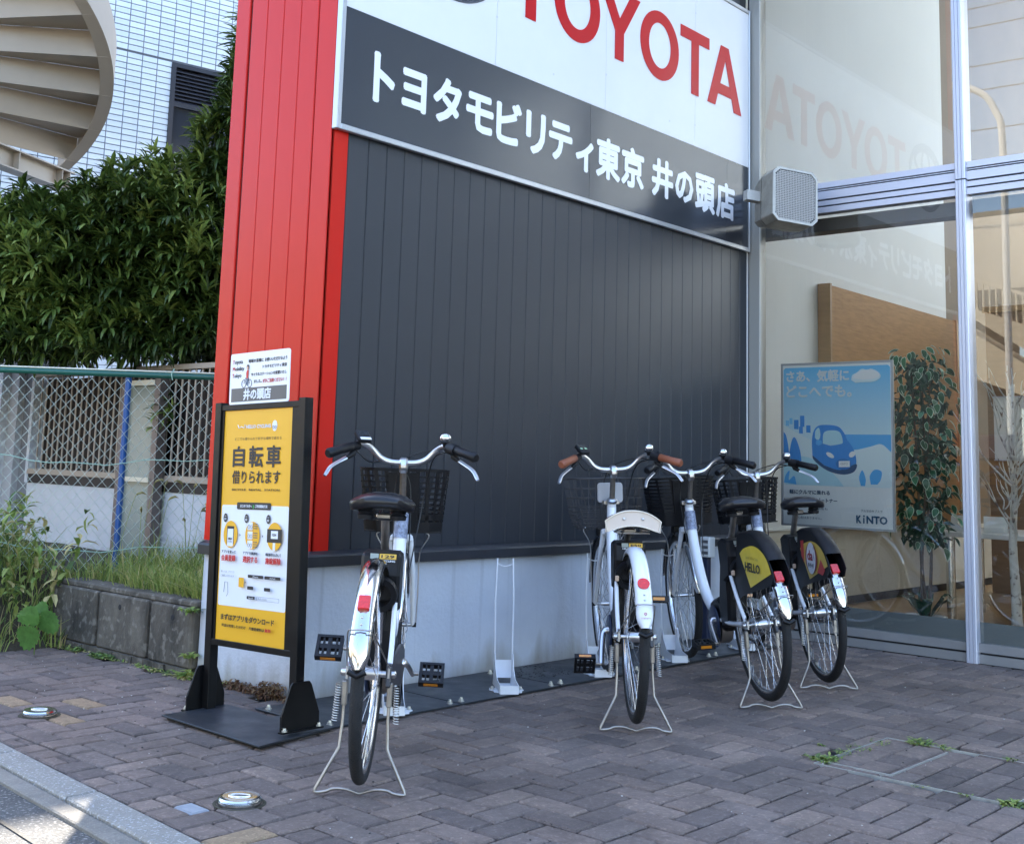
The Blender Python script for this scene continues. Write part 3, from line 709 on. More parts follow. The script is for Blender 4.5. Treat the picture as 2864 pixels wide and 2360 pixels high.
for k in range(520):
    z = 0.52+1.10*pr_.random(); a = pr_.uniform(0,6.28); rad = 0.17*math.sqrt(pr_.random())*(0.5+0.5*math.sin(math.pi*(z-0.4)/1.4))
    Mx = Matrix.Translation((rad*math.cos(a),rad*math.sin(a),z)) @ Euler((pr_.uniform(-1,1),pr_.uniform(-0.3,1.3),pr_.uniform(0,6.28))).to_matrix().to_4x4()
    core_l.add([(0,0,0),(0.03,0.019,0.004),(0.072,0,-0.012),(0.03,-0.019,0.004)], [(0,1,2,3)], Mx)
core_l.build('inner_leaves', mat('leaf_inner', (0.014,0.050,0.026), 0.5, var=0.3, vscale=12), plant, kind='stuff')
for k in range(16):                                       # dark filler leaves in the pot
    a = k*0.39+pr_.uniform(-.2,.2); mbp = MB(); l = pr_.uniform(0.10,0.18); pts = []
    for i in range(6):
        t = i/5; w = 0.020*math.sin(math.pi*t)**0.7 if 0 < t < 1 else 0
        r_ = 0.03+l*t; z = 0.10+0.13*math.sin(t*1.9)*pr_.uniform(.8,1.1); pts.append((r_, w, z))
    for i in range(5):
        (r0,w0,z0),(r1,w1,z1) = pts[i], pts[i+1]
        mbp.add([(r0,-w0,z0),(r1,-w1,z1),(r1,w1,z1),(r0,w0,z0)], [(0,1,2,3)], Matrix.Rotation(a,4,'Z'))
    mbp.build('pot_leaf', mat('pot_leaf_green', (0.008,0.055,0.030), 0.35, objvar=0.3), plant, smooth=60)
# ---- white artificial birch
m_bir = mat('birch_white', (0.66,0.64,0.59), 0.7, var=0.12, vscale=14, bump=0.25, bscale=60, speck=0.9, speck_scale=22, speck_col=(0.12,0.07,0.05))
bi = thing('artificial_birch', 'white artificial birch tree with bare branches inside the window', 'tree', (3.95,-1.40,0.058))
tr = [(0,0,0),(0.012,0.005,0.25),(0.0,0.01,0.55),(0.02,0.0,0.85),(0.01,0.01,1.15),(0.03,-0.01,1.45)]
P_ = smooth_path(tr, 5); MB().tube(P_, [0.032-0.026*i/len(P_) for i in range(len(P_))], 10).build('trunk', m_bir, bi, smooth=60)
br = random.Random(5)
for k in range(34):
    z0 = br.uniform(0.5,1.25); a = br.uniform(0, 2*math.pi); l = br.uniform(0.22,0.5)*(1.35-z0*0.45)
    p = [Vector((0.01,0.0,z0))]
    for i in range(5): p.append(p[-1]+Vector((math.cos(a)*l*0.12+br.uniform(-.02,.02), math.sin(a)*l*0.14+br.uniform(-.02,.02), l*0.2+br.uniform(-.01,.02))))
    MB().tube(smooth_path(p,3), [0.007-0.0052*i/15 for i in range(16)], 5).build('branch', m_bir, bi, smooth=70)
    if br.random() < 0.8:
        q = [p[2]]; a2 = a+br.uniform(-1.2,1.2)
        for i in range(4): q.append(q[-1]+Vector((math.cos(a2)*0.03+br.uniform(-.015,.015), math.sin(a2)*0.03+br.uniform(-.015,.015), 0.045+br.uniform(-.01,.015))))
        MB().tube(smooth_path(q,3), [0.0045-0.003*i/12 for i in range(13)], 5).build('branch', m_bir, bi, smooth=70)
# ---- blue poster on the inside of the glass
PO = Vector((XG+0.034,-0.212,0.650)); PWD, PHT = 0.705, 0.972
po = thing('window_poster', 'blue and white poster with a cartoon car hung inside the showroom glass', 'poster', PO, world=True)
MP = frame(PO, (0,-1,0), (0,0,1))
m_pw = mat('poster_white', (0.94,0.95,0.94), 0.5)
MB().box((PWD/2,PHT/2,-0.006),(PWD,PHT,0.010), MP).build('board', m_pw, po)
m_pf = mat('poster_frame', (0.45,0.47,0.50), 0.4, 0.4)
for a,b,c,d in ((0,PWD,0,0.012),(0,PWD,PHT-0.012,PHT),(0,0.012,0.012,PHT-0.012),(PWD-0.012,PWD,0.012,PHT-0.012)):
    MB().box(((a+b)/2,(c+d)/2,0.001),(b-a,d-c,0.010), MP).build('frame_strip', m_pf, po)
def grad_mat(name, c0, c1, z0, z1):
    mt = mat(name, c0, 0.5); nt = mt.node_tree; b = nt.nodes['Principled BSDF']
    tc = nt.nodes.new('ShaderNodeTexCoord'); sp_ = nt.nodes.new('ShaderNodeSeparateXYZ'); nt.links.new(tc.outputs['Object'], sp_.inputs[0])
    mr = nt.nodes.new('ShaderNodeMapRange'); mr.inputs['From Min'].default_value = z0; mr.inputs['From Max'].default_value = z1; nt.links.new(sp_.outputs[2], mr.inputs[0])
    mx = nt.nodes.new('ShaderNodeMixRGB'); nt.links.new(mr.outputs[0], mx.inputs[0]); mx.inputs[1].default_value = (*c0,1); mx.inputs[2].default_value = (*c1,1)
    nt.links.new(mx.outputs[0], b.inputs['Base Color']); return mt
LAY = [0]
def flat(poly, m, nm, parent=None):
    LAY[0] += 1
    mbp = MB(); mbp.add([(x,y,0.0008+LAY[0]*0.00022) for x,y in poly], [tuple(range(len(poly)))], MP); return mbp.build(nm, m, parent or po)
def el(cx, cy, a, b, n=28, a0=0, a1=360): return [(cx+a*math.cos(R(a0+(a1-a0)*i/n)), cy+b*math.sin(R(a0+(a1-a0)*i/n))) for i in range(n)]
def sp2(pts, per=5): return [(v.x, v.y) for v in smooth_path([(a,b,0) for a,b in pts], per)]
bl = lambda k: mat('poster_blue_%d' % k, [(0.10,0.48,0.94),(0.03,0.22,0.60),(0.22,0.62,0.95),(0.54,0.84,0.95),(0.80,0.93,0.96),(0.02,0.085,0.21),(0.035,0.30,0.80)][k], 0.5)
m_ps = grad_mat('poster_sky', (0.72,0.90,0.96), (0.17,0.60,0.95), PO.z+0.50, PO.z+0.93)
ia, ib, ic, id_ = 0.016, 0.688, 0.243, 0.945
rr = 0.012
flat([(ia+rr,ic),(ib-rr,ic),(ib,ic+rr),(ib,id_-rr),(ib-rr,id_),(ia+rr,id_),(ia,id_-rr),(ia,ic+rr)], m_ps, 'picture')
flat([(0.36,0.44),(ib,0.44),(ib,0.545),(0.36,0.545)], bl(0), 'sea')
flat(sp2([(ia,0.60),(0.06,0.575),(0.14,0.535),(0.22,0.50),(0.33,0.46),(0.46,0.455),(0.56,0.475),(0.63,0.49),(ib,0.445)])+[(ib,ic+rr),(ib-rr,ic),(ia+rr,ic),(ia,ic+rr)], bl(4), 'hill')
flat(sp2([(ia,0.40),(0.10,0.415),(0.20,0.40),(0.30,0.345),(0.36,0.29),(0.40,ic)])+[(ia+rr,ic),(ia,ic+rr)], bl(3), 'road')
flat(sp2([(0.44,ic),(0.47,0.30),(0.53,0.36),(0.50,0.42),(0.56,0.40),(0.61,0.33),(0.63,ic)]), bl(4), 'bank')
for x, y, w_, h_ in ((0.03,0.605,0.022,0.022),(0.055,0.615,0.02,0.026),(0.085,0.585,0.03,0.045),(0.125,0.60,0.028,0.055),(0.165,0.565,0.028,0.032),(0.118,0.560,0.025,0.03)):
    flat([(x,y-0.01),(x+w_,y-0.012),(x+w_,y+h_),(x,y+h_)], bl(2) if x < 0.07 else bl(6), 'far_house')
flat(sp2([(ia,0.56),(0.035,0.53),(0.050,0.45),(0.052,0.39)])+[(ia,0.38)], bl(6), 'cypress')
flat(sp2([(0.045,0.36),(0.055,0.44),(0.072,0.51),(0.090,0.525),(0.110,0.49),(0.128,0.43),(0.135,0.36)]), bl(6), 'cypress')
flat(sp2([(ia+0.002,ic+0.012),(0.03,0.30),(0.055,0.325),(0.05,0.27),(0.085,0.295),(0.10,ic+0.002)]), bl(0), 'bush')
flat(sp2([(0.505,0.25),(0.495,0.30),(0.515,0.34),(0.535,0.29),(0.53,0.25)]), bl(0), 'bush')
flat(sp2([(0.565,0.26),(0.56,0.31),(0.59,0.345),(0.63,0.335),(0.625,0.29),(0.605,0.262)]), bl(0), 'bush')
# the car
car = flat(sp2([(0.205,0.415),(0.202,0.505),(0.215,0.565),(0.245,0.595),(0.305,0.60),(0.370,0.590),(0.405,0.555),(0.425,0.515),(0.455,0.475),(0.475,0.425),(0.478,0.375),(0.455,0.350),(0.38,0.338),(0.315,0.345),(0.272,0.365),(0.235,0.395)]), bl(6), 'car_body')
flat(sp2([(0.205,0.42),(0.212,0.395),(0.26,0.355),(0.32,0.325),(0.40,0.312),(0.465,0.330),(0.478,0.375),(0.38,0.338),(0.28,0.362)]), bl(5), 'car_shadow', car)
flat(sp2([(0.272,0.49),(0.275,0.545),(0.300,0.565),(0.355,0.567),(0.385,0.55),(0.398,0.50),(0.38,0.488),(0.32,0.478)]), bl(3), 'windscreen', car)
flat(sp2([(0.222,0.525),(0.226,0.565),(0.248,0.582),(0.257,0.545),(0.250,0.515),(0.233,0.512)]), bl(3), 'side_window', car)
flat(sp2([(0.228,0.485),(0.232,0.508),(0.262,0.508),(0.265,0.488),(0.245,0.478)]), bl(0), 'mirror', car)
flat(sp2([(0.425,0.510),(0.432,0.530),(0.452,0.525),(0.448,0.500)]), bl(0), 'mirror', car)
flat([(0.318+0.030*math.cos(t)*0.8-0.012*math.sin(t)*0.5, 0.423+0.016*math.sin(t)-0.006*math.cos(t)) for t in [2*math.pi*i/20 for i in range(20)]], m_pw, 'headlight', car)
flat([(0.455+0.020*math.cos(t), 0.430+0.017*math.sin(t)+0.006*math.cos(t)) for t in [2*math.pi*i/20 for i in range(20)]], m_pw, 'headlight', car)
flat(el(0.402,0.372,0.048,0.032), bl(1), 'grille', car)
flat([(0.372,0.354),(0.440,0.357),(0.440,0.392),(0.372,0.389)], m_pw, 'number_plate', car)
LAY[0] += 1; lz = lambda: 0.0010+LAY[0]*0.00022
m_pg = mat('poster_ink_grey', (0.30,0.33,0.36), 0.5); m_pn = mat('poster_ink_navy', (0.035,0.085,0.16), 0.5)
lettering('KINTO', MP, 0.384, 0.428, 0.366, 0.381, m_pg, po, z=lz())
cl = flat(sp2([(0.455,0.862),(0.462,0.890),(0.49,0.905),(0.52,0.925),(0.555,0.918),(0.575,0.925),(0.610,0.912),(0.632,0.89),(0.628,0.868),(0.59,0.850),(0.53,0.848),(0.48,0.845)]), bl(4), 'cloud_shade')
flat(sp2([(0.465,0.872),(0.480,0.895),(0.515,0.915),(0.545,0.920),(0.575,0.920),(0.615,0.905),(0.625,0.880),(0.59,0.866),(0.53,0.862)]), m_pw, 'cloud')
LAY[0] += 1
m_pt = mat('poster_ink_white', (0.80,0.86,0.88), 0.5)
lettering('さあ、気軽に', MP, 0.040, 0.440, 0.858, 0.925, m_pt, po, bold=0.0026, z=lz())
lettering('どこへでも。', MP, 0.040, 0.455, 0.765, 0.835, m_pt, po, bold=0.0026, z=lz())
lettering('軽にクルマに乗れる', MP, 0.057, 0.315, 0.190, 0.215, m_pn, po, bold=0.0008, z=lz())
lettering('パートナー', MP, 0.230, 0.360, 0.146, 0.170, m_pn, po, bold=0.0007, z=lz())
lettering('、業務も', MP, 0.205, 0.300, 0.102, 0.116, m_pn, po, z=lz())
lettering('い。', MP, 0.205, 0.235, 0.074, 0.088, m_pn, po, z=lz())
lettering('費の心配はありません。', MP, 0.075, 0.262, 0.046, 0.060, m_pn, po, z=lz())
lettering('クルマのサブスク', MP, 0.505, 0.632, 0.103, 0.118, m_pn, po, z=lz())
lettering('K', MP, 0.478, 0.505, 0.040, 0.081, mat('kinto_blue', (0.025,0.11,0.22), 0.5), po, bold=0.0022, z=lz())
lettering('I', MP, 0.520, 0.524, 0.040, 0.068, MATS['kinto_blue'], po, bold=0.0024, z=lz())
flat(el(0.523,0.080,0.0055,0.0055,16), MATS['kinto_blue'], 'logo_dot')
lettering('NTO', MP, 0.540, 0.660, 0.040, 0.081, MATS['kinto_blue'], po, bold=0.0022, z=lz())
# ================================================================== steel base plates, bike racks, meter post
m_plate = mat('steel_plate', (0.028,0.032,0.038), 0.42, 0.25, var=0.22, vscale=6, bump=0.05, bscale=60, rvar=0.12)
m_bolt2 = mat('bolt_zinc', (0.58,0.57,0.53), 0.35, 0.9)
def bolt(x, y, z, parent):
    mbb = MB(); mbb.lathe([(0.0,0.016),(0.006,0.016),(0.0065,0.010),(0.010,0.009),(0.010,0.004),(0.013,0.003),(0.013,0.0)], 8, Matrix.Translation((x,y,z)))
    return mbb.build('bolt', m_bolt2, parent, smooth=30)
PX = [-0.236,0.450,1.084,1.728,2.372,3.016]
names = ['next to the yellow rental sign','under the empty rack','under the rack of the tan-saddle bike','under the rack of the yellow-panel bike','next to the glass front']
for k in range(5):
    a, b = PX[k]+0.003, PX[k+1]-0.003
    p = thing('base_plate', 'dark steel base plate on the pavers %s' % names[k], 'plate', ((a+b)/2,-0.22,0.0), world=True, group='dark steel plates along the plinth')
    z1 = 0.009+0.001*k
    MB().bx(a,b,-0.437,-0.004,0.0025,z1).build('plate', m_plate, p, bevel=0.0015)
    for x, y in ((a+0.03,-0.405),(b-0.03,-0.405),(a+0.03,-0.05),(b-0.03,-0.05)): bolt(x, y, z1, p)
p = thing('base_plate', 'dark steel base plate carrying the yellow rental sign', 'plate', (-0.4,-0.2,0), world=True, group='dark steel plates along the plinth')
MB().prism([(-0.588,0.077),(-0.607,-0.527),(-0.226,-0.462),(-0.226,-0.20),(-0.30,-0.19),(-0.29,0.09)], 0.0105, 0.0165).build('plate', m_plate, p, bevel=0.0015)
MB().prism([(-0.575,0.06),(-0.592,-0.510),(-0.24,-0.45),(-0.24,-0.2),(-0.31,-0.18),(-0.30,0.07)], 0.002, 0.0104).build('packing', mat('packing_rubber', (0.02,0.02,0.02), 0.9), p)
m_rack = mat('rack_white', (0.74,0.76,0.80), 0.4, var=0.05, vscale=10)
def rack(x, y, ang, lab, z):
    t = thing('bike_rack', lab, 'bike rack', (x,y,z), (0,0,ang), 'white wheel racks along the plinth')
    # local: x forward into the rack, y left
    w = 0.0385
    prof = [(0.0,0.0),(0.0,0.035),(0.10,0.042),(0.155,0.080),(0.185,0.135),(0.215,0.135),(0.222,0.05),(0.24,0.0)]
    for s in (-1,1):
        MB().prism(prof, s*w-0.0015, s*w+0.0015, f=lambda a,b,h:(a,h,b)).build('side_plate', m_rack, t)
    MB().bx(-0.001,0.002,-w+0.002,w-0.002,0.0,0.034).build('front_lip', m_rack, t)
    MB().bx(0.10,0.24,-w+0.002,w-0.002,0.0005,0.003).build('floor_plate', m_rack, t)
    MB().prism([(0.214,-w+0.002),(0.214,w-0.002),(0.2155,w-0.002),(0.2155,-w+0.002)], 0.03, 0.105).build('back_plate', m_rack, t)
    for s in (-1,1):
        a = [(0.02,s*(w+0.002)),(0.13,s*(w+0.002)),(0.125,s*(w+0.03)),(0.085,s*(w+0.036)),(0.06,s*(w+0.022)),(0.03,s*(w+0.02))]
        MB().prism(a if s > 0 else a[::-1], 0.0005, 0.004).build('tab', m_rack, t, bevel=0.001)
        mbb = MB(); mbb.lathe([(0.0,0.016),(0.006,0.016),(0.0065,0.010),(0.010,0.009),(0.010,0.004),(0.0,0.004)], 8, Matrix.Translation((0.092,s*(w+0.022),0.0)))
        mbb.build('bolt', m_bolt2, t, smooth=30)
        # tall guide rods
        MB().tube([(0.205,s*w,0.10),(0.212,s*(w+0.0),0.20),(0.225,s*(w+0.002),0.35),(0.235,s*(w-0.004),0.535)], 0.0042, 8).build('guide_rod', m_rack, t, smooth=60)
    arcp = [(0.2335,-w+0.004+ (2*w-0.008)*i/8, 0.512-0.012*math.sin(math.pi*i/8)) for i in range(9)]
    MB().tube(arcp, (0.003), 6).build('cross_bar', m_rack, t, smooth=60)
RK = [(0.087,-0.434,'white wheel rack holding the front wheel of the chrome-fender bike'),(0.746,-0.431,'empty white wheel rack standing against the plinth'),(1.394,-0.434,'white wheel rack holding the tan-saddle bike'),(2.040,-0.425,'white wheel rack holding the yellow-panel bike'),(2.690,-0.43,'white wheel rack holding the red and yellow panel bike')]
for k, (x, y, lab) in enumerate(RK): rack(x, y, R(49), lab, 0.009+0.001*k)
mp_ = thing('meter_post', 'navy square post with a white meter box behind the yellow-panel bike', 'post', (2.63,-0.205,0.013))
MB().bx(-0.020,0.020,-0.020,0.020,0,0.475).build('post', mat('navy_paint', (0.012,0.020,0.055), 0.4), mp_, bevel=0.002)
MB().bx(-0.032,0.032,-0.040,0.020,0.476,0.585).build('meter_box', mat('meter_white', (0.70,0.71,0.70), 0.5), mp_, bevel=0.005)
for k in range(3): MB().bx(-0.0335,-0.0325,-0.032,0.006,0.492+k*0.03,0.508+k*0.03).build('meter_label', mat('meter_ink', (0.10,0.10,0.11), 0.6), mp_)
MB().bx(-0.05,0.05,-0.05,0.05,0,0.005).build('foot_plate', MATS['navy_paint'], mp_)

# ================================================================== yellow rental sign stand
SR = Vector((-0.385,-0.165,0.0165))
st = thing('sign_stand', 'black-framed yellow bicycle rental sign stand in front of the red pillar', 'sign', SR, (R(-1.65),0,0))
m_bk = mat('black_frame', (0.0045,0.0045,0.005), 0.42, var=0.2, vscale=20, rvar=0.1, spec=0.22)
ls = lambda s, z: (-(s)+0.165, z-SR.z)                      # sign coordinate -> local y, z
def sbox(s0, s1, z0, z1, x0, x1, nm, m, bevel=0.0):
    (ya, za), (yb, zb_) = ls(s0, z0), ls(s1, z1)
    return MB().bx(x0, x1, min(ya,yb), max(ya,yb), za, zb_).build(nm, m, st, bevel=bevel)
SLH = 0.019
for s in (-0.077, 0.434):
    sbox(s-SLH, s+SLH, 0.018, 1.160, -0.019, 0.019, 'post', m_bk, 0.002)
    y, _ = ls(s, 0)
    prof = [(-0.083,0.005),(-0.083,0.052),(-0.045,0.150),(-0.036,0.160),(0.036,0.160),(0.045,0.150),(0.083,0.052),(0.083,0.005)]
    yy = y+(0.024 if s < 0 else -0.024)
    MB().prism(prof, yy-0.004, yy+0.004, f=lambda a,b,h:(a,h,b)).build('foot_gusset', m_bk, st)
    MB().bx(-0.090,0.090,yy-(0.004 if s<0 else 0.022),yy+(0.022 if s<0 else 0.004),0.0,0.005).build('foot_flange', m_bk, st)
    for xx in (-0.075,0.075):
        mbb = MB(); mbb.lathe([(0.0,0.016),(0.006,0.016),(0.0065,0.010),(0.010,0.009),(0.010,0.004),(0.0,0.004)], 8, Matrix.Translation((xx, yy+(0.013 if s<0 else -0.013), 0.002)))
        mbb.build('bolt', m_bolt2, st, smooth=30)
sbox(-0.058, 0.415, 1.128, 1.150, -0.015, 0.015, 'top_rail', m_bk, 0.0015)
sbox(-0.058, 0.415, 0.255, 0.277, -0.017, 0.017, 'bottom_rail', m_bk, 0.0015)
sbox(-0.058, -0.043, 0.277, 1.128, -0.012, 0.012, 'side_rail', m_bk)
sbox(0.373, 0.415, 0.277, 1.128, -0.012, 0.012, 'side_rail', m_bk)
m_yel = mat('poster_yellow', (0.80,0.42,0.018), 0.42, var=0.04, vscale=3)
m_wp = mat('print_white', (0.76,0.79,0.84), 0.45); m_ink = mat('print_black', (0.018,0.017,0.02), 0.5); m_rink = mat('print_red', (0.58,0.035,0.03), 0.5)
m_grink = mat('print_grey', (0.10,0.10,0.12), 0.5)
sbox(-0.043, 0.373, 0.277, 1.128, -0.008, 0.006, 'poster', m_yel)
MQ = frame((-0.0082,0.165,-SR.z), (0,-1,0), (0,0,1))        # local x = s, local y = z
SL = [0]
def sflat(poly, m, nm, parent=None):
    SL[0] += 1; mbb = MB(); mbb.add([(a,b,SL[0]*0.00018) for a,b in poly], [tuple(range(len(poly)))], MQ); return mbb.build(nm, m, parent or st)
sz = lambda: SL[0]*0.00018+0.0002
def rrect(x0, x1, y0, y1, r=0.006, n=4):
    out = []
    for cx, cy, a in ((x1-r,y1-r,0),(x0+r,y1-r,90),(x0+r,y0+r,180),(x1-r,y0+r,270)):
        for i in range(n+1): out.append((cx+r*math.cos(R(a+90*i/n)), cy+r*math.sin(R(a+90*i/n))))
    return out
def stext(t, x0, x1, y0, y1, m, bold=0.0):
    SL[0] += 1; return lettering(t, MQ, x0, x1, y0, y1, m, st, bold=bold, z=sz())
# offsets undo the lean that the measured coordinates include
sflat(rrect(-0.036,0.368,0.402,0.772,0.008), m_wp, 'white_field')
stext('HELLO CYCLING', 0.095, 0.245, 1.058, 1.070, m_wp, 0.0007)
mbb = MB(); mbb.tube([(0.043,1.072,0.001),(0.050,1.060,0.001),(0.066,1.065,0.001),(0.082,1.060,0.001),(0.088,1.072,0.001)], 0.0018, 5, M=MQ); mbb.build('handlebar_logo', m_wp, st)
sflat(el(0.268,1.064,0.015,0.020,20), m_wp, 'round_logo')
for cx in (0.262,0.275):
    mbb = MB(); mbb.tube([(cx+0.0045*math.cos(t), 1.058+0.0055*math.sin(t), 0.001+sz()) for t in [2*math.pi*i/12 for i in range(12)]], 0.0006, 4, closed=True, M=MQ); mbb.build('round_logo_ring', m_ink, st)
stext('どこでも借りられて好きな場所で返せる', 0.028, 0.312, 1.013, 1.024, m_ink)
stext('自', 0.022, 0.092, 0.916, 0.990, m_ink, 0.0022); stext('転', 0.122, 0.205, 0.914, 0.990, m_ink, 0.0022); stext('車', 0.228, 0.310, 0.914, 0.990, m_ink, 0.0022)
stext('借りられます', 0.022, 0.312, 0.852, 0.900, m_ink, 0.0009)
stext('BICYCLE', 0.024, 0.110, 0.826, 0.833, m_ink, 0.0001); stext('RENTAL', 0.130, 0.205, 0.826, 0.833, m_ink, 0.0001); stext('STATION', 0.224, 0.312, 0.826, 0.833, m_ink, 0.0001)
sflat(rrect(0.060,0.266,0.757,0.783,0.006), m_ink, 'headline_bar')
stext('はじめての方へ', 0.082, 0.152, 0.764, 0.775, m_wp, 0.0004); stext('ご利用開始方法', 0.172, 0.246, 0.764, 0.775, m_wp, 0.0004)
sflat([(0.158,0.776),(0.162,0.772),(0.166,0.776),(0.166,0.766),(0.162,0.758),(0.158,0.766)], mat('print_green', (0.05,0.35,0.08), 0.5), 'beginner_mark')
for k, (sx, sy) in enumerate(((-0.008,0.724),(0.124,0.724),(0.256,0.724))):
    sflat(el(sx,sy,0.0125,0.0165,18), m_ink, 'step_badge'); stext('0%d' % (k+1), sx-0.0055, sx+0.0055, sy-0.0085, sy-0.0005, m_wp, 0.0004); stext('STEP', sx-0.006, sx+0.006, sy+0.004, sy+0.008, m_wp)
for k, cx in enumerate((0.030,0.166,0.300)):
    cy = 0.664; sflat(el(cx,cy,0.044,0.050,32), m_yel, 'step_picture')
    if k == 0:
        sflat([(cx-0.022,cy-0.036),(cx+0.022,cy-0.036),(cx+0.022,cy+0.030),(cx-0.022,cy+0.030)], m_ink, 'phone'); sflat([(cx-0.018,cy-0.044),(cx+0.018,cy-0.044),(cx+0.018,cy+0.020),(cx-0.018,cy+0.020)], m_wp, 'phone_screen')
        stext('HELLO', cx-0.012, cx+0.012, cy-0.020, cy-0.013, m_ink, 0.0003); stext('CYCLING', cx-0.012, cx+0.012, cy-0.030, cy-0.024, m_ink)
    elif k == 1:
        for q in (-0.033,0.0,0.033):
            sflat([(cx-0.028,cy+q-0.014),(cx+0.002,cy+q-0.014),(cx+0.002,cy+q+0.014),(cx-0.028,cy+q+0.014)], m_wp, 'list_card')
            for w_ in (-0.020,-0.006):
                mbb = MB(); mbb.tube([(cx+w_+0.0055*math.cos(t), cy+q-0.003+0.0065*math.sin(t), sz()) for t in [2*math.pi*i/12 for i in range(12)]], 0.0008, 4, closed=True, M=MQ); mbb.build('list_bike', m_grink, st)
            for j in range(3): sflat([(cx+0.008,cy+q-0.009+j*0.008),(cx+0.032,cy+q-0.009+j*0.008),(cx+0.032,cy+q-0.006+j*0.008),(cx+0.008,cy+q-0.006+j*0.008)], m_grink, 'list_line')
    else:
        sflat([(cx-0.043,cy-0.022),(cx+0.043,cy-0.022),(cx+0.043,cy+0.026),(cx-0.043,cy+0.026)], m_ink, 'key_panel'); sflat([(cx-0.020,cy-0.008),(cx+0.020,cy-0.008),(cx+0.020,cy+0.020),(cx-0.020,cy+0.020)], m_wp, 'key_screen')
        stext('1234', cx-0.011, cx+0.011, cy+0.002, cy+0.010, m_grink, 0.0003); sflat([(cx-0.007,cy-0.05),(cx+0.007,cy-0.05),(cx+0.007,cy-0.022),(cx-0.007,cy-0.022)], m_wp, 'key_stem')
for x in (0.095,0.232): sflat([(x-0.003,0.658),(x+0.004,0.663),(x-0.003,0.668)], m_grink, 'arrow')
for cx, t1, t2 in ((0.030,'アプリを使って','会員登録'),(0.164,'アプリで自転車を','選択する'),(0.300,'暗証番号を入力して','施錠解除')):
    stext(t1, cx-0.044, cx+0.044, 0.594, 0.605, m_ink, 0.0003); stext(t2, cx-0.044, cx+0.044, 0.566, 0.588, m_rink, 0.0009)
stext('詳しくは、アプリで', -0.012, 0.072, 0.523, 0.531, m_grink); stext('ご確認いただけます', -0.012, 0.072, 0.508, 0.516, m_grink)
mbb = MB(); mbb.tube([(0.012,0.452,sz()),(0.016,0.490,sz()),(0.034,0.488,sz()),(0.038,0.450,sz()),(0.030,0.438,sz())], 0.0009, 4, M=MQ); mbb.build('hand_phone', m_grink, st)
sflat(rrect(0.101,0.133,0.475,0.510,0.004), m_yel, 'app_icon'); sflat([(0.139,0.490),(0.146,0.494),(0.139,0.498)], m_grink, 'arrow')
for x0, t in ((0.156,'iPhone'),(0.256,'Android')):
    sflat(rrect(x0,x0+0.092,0.512,0.523,0.003), m_ink, 'pill'); stext(t, x0+0.030, x0+0.062, 0.514, 0.520, m_wp)
for x0 in (0.156,0.256): sflat(rrect(x0,x0+0.036,0.470,0.482,0.003), m_ink, 'store_badge')
sflat(rrect(0.156,0.204,0.436,0.447,0.003), m_ink, 'pill'); stext('Search', 0.166, 0.194, 0.438, 0.444, m_wp)
mbb = MB(); mbb.tube([(a,b,sz()) for a,b in rrect(0.216,0.345,0.435,0.448,0.003)], 0.0005, 4, closed=True, M=MQ); mbb.build('search_box', m_grink, st)
stext('HELLO CYCLING', 0.222, 0.275, 0.438, 0.444, m_grink)
stext('まずはアプリをダウンロード', 0.004, 0.322, 0.353, 0.374, m_ink, 0.0008)
stext('料金は利用した分だけ', 0.012, 0.158, 0.328, 0.339, m_ink, 0.0003); stext('月額登録料は', 0.178, 0.268, 0.328, 0.339, m_ink, 0.0003); stext('無料', 0.272, 0.306, 0.328, 0.340, m_rink, 0.0006)
# card above the stand
cs = lambda v: v
MB().prism(rrect(-0.022,0.342,1.150,1.346,0.010), -0.004, 0.0, MQ).build('card', mat('card_white', (0.80,0.82,0.86), 0.35), st)
def ctext(t, x0, x1, y0, y1, m, bold=0.0): return lettering(t, MQ, x0, x1, y0, y1, m, st, bold=bold, z=0.0004)
for t, y, w0, w1 in (('Toyota',1.306,0.010,0.056),('Mobility',1.280,0.014,0.066),('Tokyo',1.254,0.010,0.050)):
    gl = t[1:]; dsc = 0.0045 if 'y' in gl else 0.0
    ctext(gl, w0-0.003, w1, y-dsc, y+(0.0145 if gl[-2:] != 'ta' else 0.0125), m_ink, 0.0004)
    ctext(t[0], -0.006, w0-0.006, y, y+0.0145, m_rink, 0.0006)
ctext('地域の皆様に', 0.092, 0.186, 1.306, 1.320, m_ink, 0.0004); ctext('お使いいただけるよう', 0.194, 0.326, 1.306, 1.320, m_ink, 0.0004)
ctext('トヨタモビリティ東京', 0.182, 0.326, 1.281, 1.294, m_ink, 0.0004)
ctext('サイクルステーションを設置いたし', 0.112, 0.326, 1.254, 1.267, m_ink, 0.0004)
ctext('ました。', 0.132, 0.178, 1.228, 1.240, m_ink, 0.0004); ctext('ぜひご活用ください！！', 0.184, 0.326, 1.226, 1.241, m_rink, 0.0005)
mbb = MB(); mbb.add([(a,b,0.0003) for a,b in [(-0.010,1.160),(0.330,1.160),(0.330,1.212),(-0.010,1.212)]], [(0,1,2,3)], MQ); mbb.build('card_band', mat('card_grey', (0.085,0.088,0.095), 0.4), st)
lettering('井の頭店', MQ, 0.070, 0.236, 1.166, 1.206, m_wp, st, bold=0.0018, z=0.0006)
